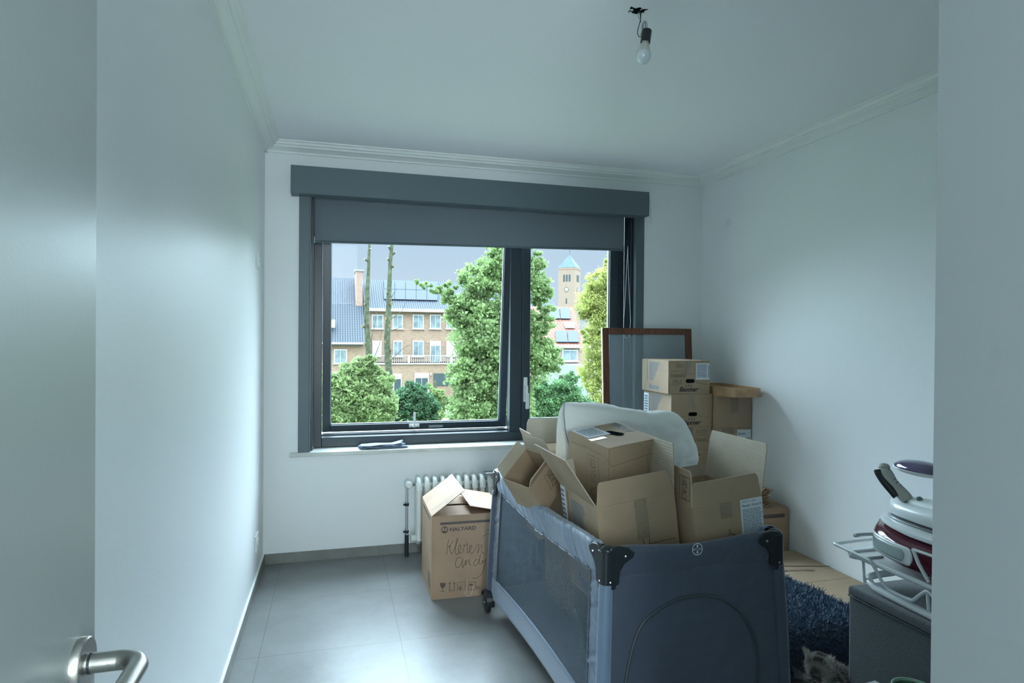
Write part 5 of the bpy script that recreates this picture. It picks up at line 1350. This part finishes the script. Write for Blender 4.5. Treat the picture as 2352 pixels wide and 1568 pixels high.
def onroof(cx, t): # point on roof slope, t 0 eave..1 ridge
    q = c6(cx, 500, YB-.4+5.9*t); return Vector((q.x, YB-.4+5.9*t, ze+(zr-ze)*t))
up_ = Vector((0,-.10,.12))
for i in range(5):
    for j in range(2):
        x0, x1 = 470+88*i, 470+88*(i+1)-3; t0, t1 = .28+.34*j, .28+.34*(j+1)-.012
        roofplane(hb_, onroof(x0,t0)+up_, onroof(x1,t0)+up_, onroof(x1,t1)+up_, onroof(x0,t1)+up_, M_solar, 'solar_panel', .06)
for x0, x1 in ((370,465),(540,625),(705,795),(845,935),(980,1070),(1110,1200),(1250,1340)): win(hb_, c6, x0, 578, x1, 695, YB)
for x0, x1 in ((545,620),(705,795),(1110,1200)): win(hb_, c6, x0, 792, x1, 922, YB)
for x0, x1 in ((375,450),(980,1062)): fbox(MB(), c6, x0, 792, x1, 926, YB, 0, .12).build('shutter', M_shut, hb_)
win(hb_, c6, 845, 795, 935, 966, YB, transom=.35)
YC = 57.5
a, b_ = c6(330,975,YC), c6(1500,975,YC); a.x = er.x+.03
MB().box((a.x,YC,GZ),(b_.x,YB,a.z)).build('extension_wall', M_brick, hb_)
MB().box((a.x,YC-.15,a.z-.12),(b_.x,YB,a.z)).build('balcony_slab', M_gut, hb_)
m_ = MB(); zt_ = c6(640,915,YC).z; x = a.x
while x < b_.x: m_.box((x,YC,a.z),(x+.035,YC+.035,zt_)); x += .17
m_.box((a.x,YC-.01,zt_),(b_.x,YC+.05,zt_+.05)); m_.build('balcony_railing', M_rail2, hb_)
for cx in (672, 1020): fbox(MB(), c6, cx-8, 912, cx+8, 975, YC, 0, .05).build('balcony_post', M_winw, hb_)
win(hb_, c6, 545, 1065, 615, 1215, YC, n=1, mp=M_dglass, transom=.35); win(hb_, c6, 720, 1058, 836, 1215, YC, mp=M_dglass, transom=.35)
fbox(MB(), c6, 875, 1060, 1012, 1160, YC, 0, .06).build('window', M_dglass, hb_)
fbox(MB(), c6, 848, 1058, 858, 1074, YC, 0, .15).build('wall_lamp', M_winw, hb_)
fbox(MB(), c6, 822, 800, 830, 808, YB, 0, .15).build('wall_lamp', M_winw, hb_)
# red roofed house
YR = 46.0
hr = thing('row_house', 'pink brick house with red tiled roof and solar panels below the tower', 'house', (0,0,0), group='houses across the gardens')
el, er = c3(60,980,YR), c3(600,985,YR); rl, rr_ = c3(60,640,YR+7), c3(455,645,YR+7)
MB().add([(el.x,YR,GZ),(c3(600,985,YR).x,YR,GZ),(er.x,YR,er.z),(el.x,YR,er.z),(el.x,YR+9,GZ),(er.x,YR+9,GZ),(er.x,YR+9,er.z),(el.x,YR+9,er.z)], [(0,1,2,3),(1,5,6,2),(5,4,7,6),(4,0,3,7)]).build('wall', M_brick2, hr)
R0, R1, R2, R3 = Vector((el.x,YR-.3,er.z)), Vector((c3(545,980,YR-.3).x,YR-.3,er.z)), Vector((rr_.x,YR+7,rr_.z)), Vector((rl.x,YR+7,rr_.z))
roofplane(hr, R0, R1, R2, R3, M_redroof)
roofplane(hr, R1, Vector((er.x+1.0,YR+5,er.z)), Vector((rr_.x+.05,YR+7.05,rr_.z)), R2, M_redroof, 'hip_roof', .1)
def onr(cx, t):
    Yq = YR-.3+7.3*t; q = c3(cx, 800, Yq); return Vector((q.x, Yq, er.z+(rr_.z-er.z)*t))
up_ = Vector((0,-.08,.12))
for x0, x1, t0, t1 in ((240,338,.62,.93),(342,432,.62,.93),(300,408,.03,.30),(412,510,.03,.30)):
    roofplane(hr, onr(x0,t0)+up_, onr(x1,t0)+up_, onr(x1-16,t1)+up_, onr(x0-8,t1)+up_, M_solar, 'solar_panel', .06)
roofplane(hr, onr(382,.38)+up_*1.3, onr(470,.38)+up_*1.3, onr(462,.52)+up_*1.3, onr(372,.52)+up_*1.3, M_winw, 'skylight', .1)
MB().box((R0.x,YR-.45,R0.z-.25),(R1.x,YR-.25,R0.z-.02)).build('gutter', M_gut, hr)
win(hr, c3, 355, 1030, 494, 1132, YR)
a, b_ = c3(250,1168,YR-2), c3(600,1260,YR-2); MB().box((a.x,YR-2,GZ),(b_.x,YR,a.z)).build('extension_wall', mat('zinc_cladding', (.30,.38,.44), .5), hr)
# brick church tower
YT = 220.0
tw = thing('church_tower', 'brick church tower with pyramid slate roof beyond the red roofs', 'tower', (0,0,0))
ce = c3(459,288,YT); hd_ = (c3(563,293,YT).x-c3(353,293,YT).x)/2; cx0 = c3(458,288,YT).x
def rot45(pts, z0, z1, name, m__, par, bev=0):
    q = MB(); q.prism([(cx0+x, YT+4+y) for x, y in pts], z0, z1); return q.build(name, m__, par)
ro = .10
def sq(r): return [(r*math.cos(ro+k*PI/2-PI/2), r*math.sin(ro+k*PI/2-PI/2)) for k in range(4)]
ze = c3(459,290,YT).z
rot45(sq(hd_), GZ, ze, 'tower_shaft', M_tbrick, tw); rot45(sq(hd_*1.04), ze-.6, ze, 'tower_cornice', M_brick2, tw)
za = c3(460,178,YT+4).z
m_ = MB(); b4 = [(cx0+x,YT+4+y,ze) for x, y in sq(hd_*1.07)]; m_.add(b4+[(cx0,YT+4,za)], [(0,1,4),(1,2,4),(2,3,4),(3,0,4),(3,2,1,0)]); rf_ = m_.build('tower_roof', M_tslate, tw)
m_ = MB(); m_.tube([(cx0,YT+4,za-.3),(cx0,YT+4,za+3.6)], .09, 6); m_.ell((cx0,YT+4,za+1.6),(.3,.3,.4),8); m_.build('finial', M_tslate, rf_)
def towerface(k):
    p, q = [Vector((cx0+x, YT+4+y, 0)) for x, y in (sq(hd_*1.004)[k], sq(hd_*1.004)[(k+1)%4])]; u = (q-p); L_ = u.length; u.normalize(); n_ = u.cross(Vector((0,0,1)))
    M4 = Matrix((u, Vector((0,0,1)), n_)).transposed().to_4x4(); M4.translation = p; return M4, L_
for k in (3, 0):
    M4, L_ = towerface(k)
    z0, z1 = c3(459,415,YT).z, c3(459,352,YT).z
    for j in range(3):
        x = L_*(.30+.165*j); w_ = L_*.10; pts = [(x,z0),(x+w_,z0)]+[(x+w_/2+w_/2*math.cos(t), z1-w_/2+w_/2*math.sin(t)) for t in [i*PI/8 for i in range(9)]]
        m_ = MB(); m_.T = M4; m_.prism(pts, -.1, .06); m_.build('belfry_arch', M_dglass, tw)
    zc = c3(459,487,YT).z; m_ = MB(); disc(m_, M4 @ Matrix.Translation((0,0,.08)), L_*.5, zc, L_*.13, 0, 20); ck = m_.build('clock_face', M_gut, tw)
    m_ = MB(); disc(m_, M4 @ Matrix.Translation((0,0,.12)), L_*.5, zc, L_*.13, L_*.105, 20); strokes(m_, M4 @ Matrix.Translation((0,0,.12)), [[(L_*.5,zc),(L_*.5,zc+L_*.10)],[(L_*.5,zc),(L_*.56,zc-L_*.04)]], .12, False); m_.build('clock_hands', M_dglass, ck)
    za_, zb_ = c3(459,615,YT).z, c3(459,575,YT).z; m_ = MB(); m_.T = M4; m_.prism([(L_*.46,za_),(L_*.54,za_),(L_*.54,zb_),(L_*.5,zb_+.5),(L_*.46,zb_)], -.1, .05); m_.build('slit_window', M_dglass, tw)

# ---------------------------------------------------------------- trees
def leafmat(name, col, var=.35, tr=.35, vs=1.5):
    m = mat(name, col, .6, var=var, vscale=vs, spec=.3); t, b = links(m)
    src = b.inputs['Base Color'].links[0].from_socket
    tl_ = t.nodes.new('ShaderNodeBsdfTranslucent'); t.links.new(src, tl_.inputs[0]); mx = t.nodes.new('ShaderNodeMixShader'); mx.inputs[0].default_value = tr
    t.links.new(b.outputs[0], mx.inputs[1]); t.links.new(tl_.outputs[0], mx.inputs[2]); t.links.new(mx.outputs[0], t.nodes['Material Output'].inputs[0]); return m
def foliage(name, blobs, per, size, m, parent, seed, long=1.0, up=0, shell=.45, clump=.11):
    r_ = np.random.RandomState(seed); C_ = []
    vol = [b[3]**2 for b in blobs]; tot = sum(vol)
    for (px, py, Y, rpx, *sq_), v in zip(blobs, vol):
        n = int(per*v/tot); c = np.array(P(px, py, Y)); R_ = rpx*Y/1457*1.03; sy = sq_[0] if sq_ else 1.0
        K = max(10, n//60); kc = r_.normal(size=(K,3)); kc /= np.linalg.norm(kc,axis=1)[:,None]
        kc *= (shell+(1-shell)*r_.rand(K))[:,None]*.93
        q = kc[r_.randint(0,K,n)] + r_.normal(size=(n,3))*clump*np.array([1,1,.7])
        C_.append(c+q*np.array([R_,R_,R_*sy]))
    C_ = np.concatenate(C_); n = len(C_)
    a = r_.normal(size=(n,3)); a[:,2] += up; a /= np.linalg.norm(a,axis=1)[:,None]; b2 = np.cross(a, r_.normal(size=(n,3))); b2 /= np.linalg.norm(b2,axis=1)[:,None]
    s = (size*(.6+.8*r_.rand(n)))[:,None]; c2 = np.cross(a, b2)
    V = np.stack([C_-a*s*.5*long, C_+b2*s*.42-a*s*.05+c2*s*.1, C_+a*s*.6*long, C_-b2*s*.42-a*s*.05+c2*s*.1], 1).reshape(-1,3)
    F_ = np.arange(n*4).reshape(-1,4)
    me = bpy.data.meshes.new(name); me.vertices.add(len(V)); me.vertices.foreach_set('co', V.ravel()); me.loops.add(F_.size); me.loops.foreach_set('vertex_index', F_.ravel())
    me.polygons.add(n); me.polygons.foreach_set('loop_start', np.arange(0,F_.size,4)); me.polygons.foreach_set('loop_total', np.full(n,4)); me.update(calc_edges=True)
    me.materials.append(m); o = bpy.data.objects.new(name, me); COL.objects.link(o); o.parent = parent; return o
def trunk(par, pts, w, m=None, name='trunk'):
    q = MB(); q.tube(pts, w, 9); return q.build(name, m or M_bark, par, smooth=True)
def tree(name, label, cat, blobs, per, size, m, seed, trunkpx, tw_=.16, **kw):
    t = thing(name, label, cat, (0,0,0), group=None)
    foliage('foliage', blobs, per, size, m, t, seed, **kw)
    Y = blobs[0][2]; top = P(trunkpx, 700, Y); trunk(t, [(top.x, Y, GZ), (top.x+.05, Y, GZ+2.2), (top.x, Y, min(top.z, max(P(0,b[1],Y).z for b in blobs)))], [tw_*1.3, tw_, tw_*.5])
    bx = [P(b[0], b[1], b[2]) for b in blobs]
    for i, q in enumerate(bx[:8]): trunk(t, [(top.x, Y, max(GZ+1.5, q.z-1.6)), tuple(q)], [tw_*.35, .02], name='branch')
    return t
L_maple = leafmat('maple_leaves', (.25,.36,.15)); L_birch = leafmat('birch_leaves', (.36,.40,.12)); L_shrub = leafmat('feathery_leaves', (.26,.36,.15))
L_dark = leafmat('dark_bush_leaves', (.07,.15,.075)); L_hedge = leafmat('hedge_leaves', (.14,.27,.12))
tree('maple_tree', 'big light green maple tree filling the middle of the window view', 'tree',
     [(1100,650,20,52),(1150,600,20,52),(1068,715,20,48),(1120,760,20,90),(1195,640,20,66),(1180,820,20.5,92),(1085,860,20,62),(1080,935,20,66),(1165,940,20,78),(1240,660,20,34),(1236,745,20,42),
      (1190,540,20,50),(1235,600,20,24),(1030,668,20,24),(1000,664,20,16),(975,656,20,10),(956,648,20,7),(1028,690,20,16),(1252,820,20,44),(1250,700,20,28),(1130,560,20,16)], 75000, .098, L_maple, 1, 1160)
tree('birch_tree', 'yellowish green tree at the right edge of the window beside the tower', 'tree',
     [(1385,650,28,44),(1372,700,28,52),(1410,740,28,72),(1352,715,28,24),(1385,800,28,58),(1370,860,28,52),(1400,940,28,66),(1432,650,28,60),(1392,610,28,18),(1397,592,28,9),(1350,770,28,22),(1440,850,28,80)], 60000, .085, L_birch, 2, 1400, up=.0)
tree('feathery_tree', 'pale feathery green tree in front of the left houses', 'tree',
     [(800,905,24,62),(850,930,24,60),(825,855,24,34),(775,945,24,58),(872,885,24,34),(850,825,24,15),(800,860,24,26),(745,900,24,50),(880,940,24,28),(862,850,24,16)], 70000, .075, L_shrub, 3, 830, long=1.8)
tree('round_bush', 'dark green rounded bush in the garden beside the bare trunks', 'bush',
     [(948,925,38,46),(922,940,38,32),(978,940,38,34),(950,900,38,26),(935,962,38,26),(970,962,38,26)], 34000, .11, L_dark, 4, 950, long=1.6)
tree('low_hedge', 'blue green leafy hedge at the bottom of the right window pane', 'hedge',
     [(1290,905,24,46),(1330,950,24,44),(1255,930,24,46),(1312,872,24,22),(1275,960,24,50),(1240,890,24,30)], 40000, .075, L_hedge, 5, 1290)
tree('small_shrub', 'small pale shrub on the lawn by the garden doors', 'bush',
     [(1000,905,44,20),(1015,925,44,22),(985,885,44,9),(1000,950,44,26)], 9000, .11, L_shrub, 6, 1000)
def bare(label, px_, Y, seed, stubs, twigs):
    t = thing('bare_tree', label, 'tree', (0,0,0), group=None)
    pts = [tuple(P(x, y, Y)) for x, y, w in px_]; ws = [w*Y/1457/2 for x, y, w in px_]
    base = P(px_[-1][0], px_[-1][1], Y); pts.append((base.x, Y, GZ)); ws.append(ws[-1]*1.2)
    trunk(t, pts, ws)
    r_ = random.Random(seed)
    for x, y, dx, dy, w in stubs:
        a, b_ = P(x, y, Y), P(x+dx, y+dy, Y-.12); ww = w*Y/1457/2
        q = MB(); q.tube([a, b_], [ww*1.15, ww], 8); s_ = q.build('branch_stub', M_bark, t, smooth=True)
        d_ = (b_-a).normalized(); q = MB(); q.tube([b_-d_*.004, b_+d_*.012], ww*.9, 10); q.build('cut_face', M_cut, s_)
    for l in twigs: 
        q = MB(); q.tube([P(x, y, Y) for x, y in l], [.02, .012, .006][:len(l)] if len(l) == 3 else .01, 5); q.build('twig', M_bark, t)
bare('thin bare pruned trunk on the left in front of the tiled roof', [(849,520,5),(848,570,6),(846,620,8),(843,680,11),(842,740,12),(845,790,13),(850,850,15),(852,900,16)], 28, 1,
     [(846,600,-8,-5,5),(841,695,-4,4,5),(841,748,-10,2,7),(842,788,-6,2,6),(846,575,5,-4,4)], [[(850,790),(862,740),(866,700)],[(856,830),(872,790),(880,740)]])
bare('thicker bare pruned trunk with pale cut stubs right of the thin one', [(902,520,7),(900,560,8),(896,610,9),(894,660,11),(892,720,13),(889,780,15),(892,840,16),(896,900,17),(898,950,18)], 28, 2,
     [(897,600,-7,-6,5),(901,612,5,0,5),(894,672,-7,0,6),(895,682,2,5,6),(893,694,6,4,8),(890,730,-4,2,7),(892,745,2,4,6),(888,782,-3,4,6),(893,800,7,4,8),(892,820,6,6,7),(890,835,4,10,7),(896,898,4,-5,10),(898,575,-6,-9,4),(902,585,6,-6,4)],
     [[(895,735),(922,715),(935,690)],[(895,830),(925,800),(945,790)],[(895,760),(920,752),(935,745)],[(896,690),(905,672),(912,662)]])
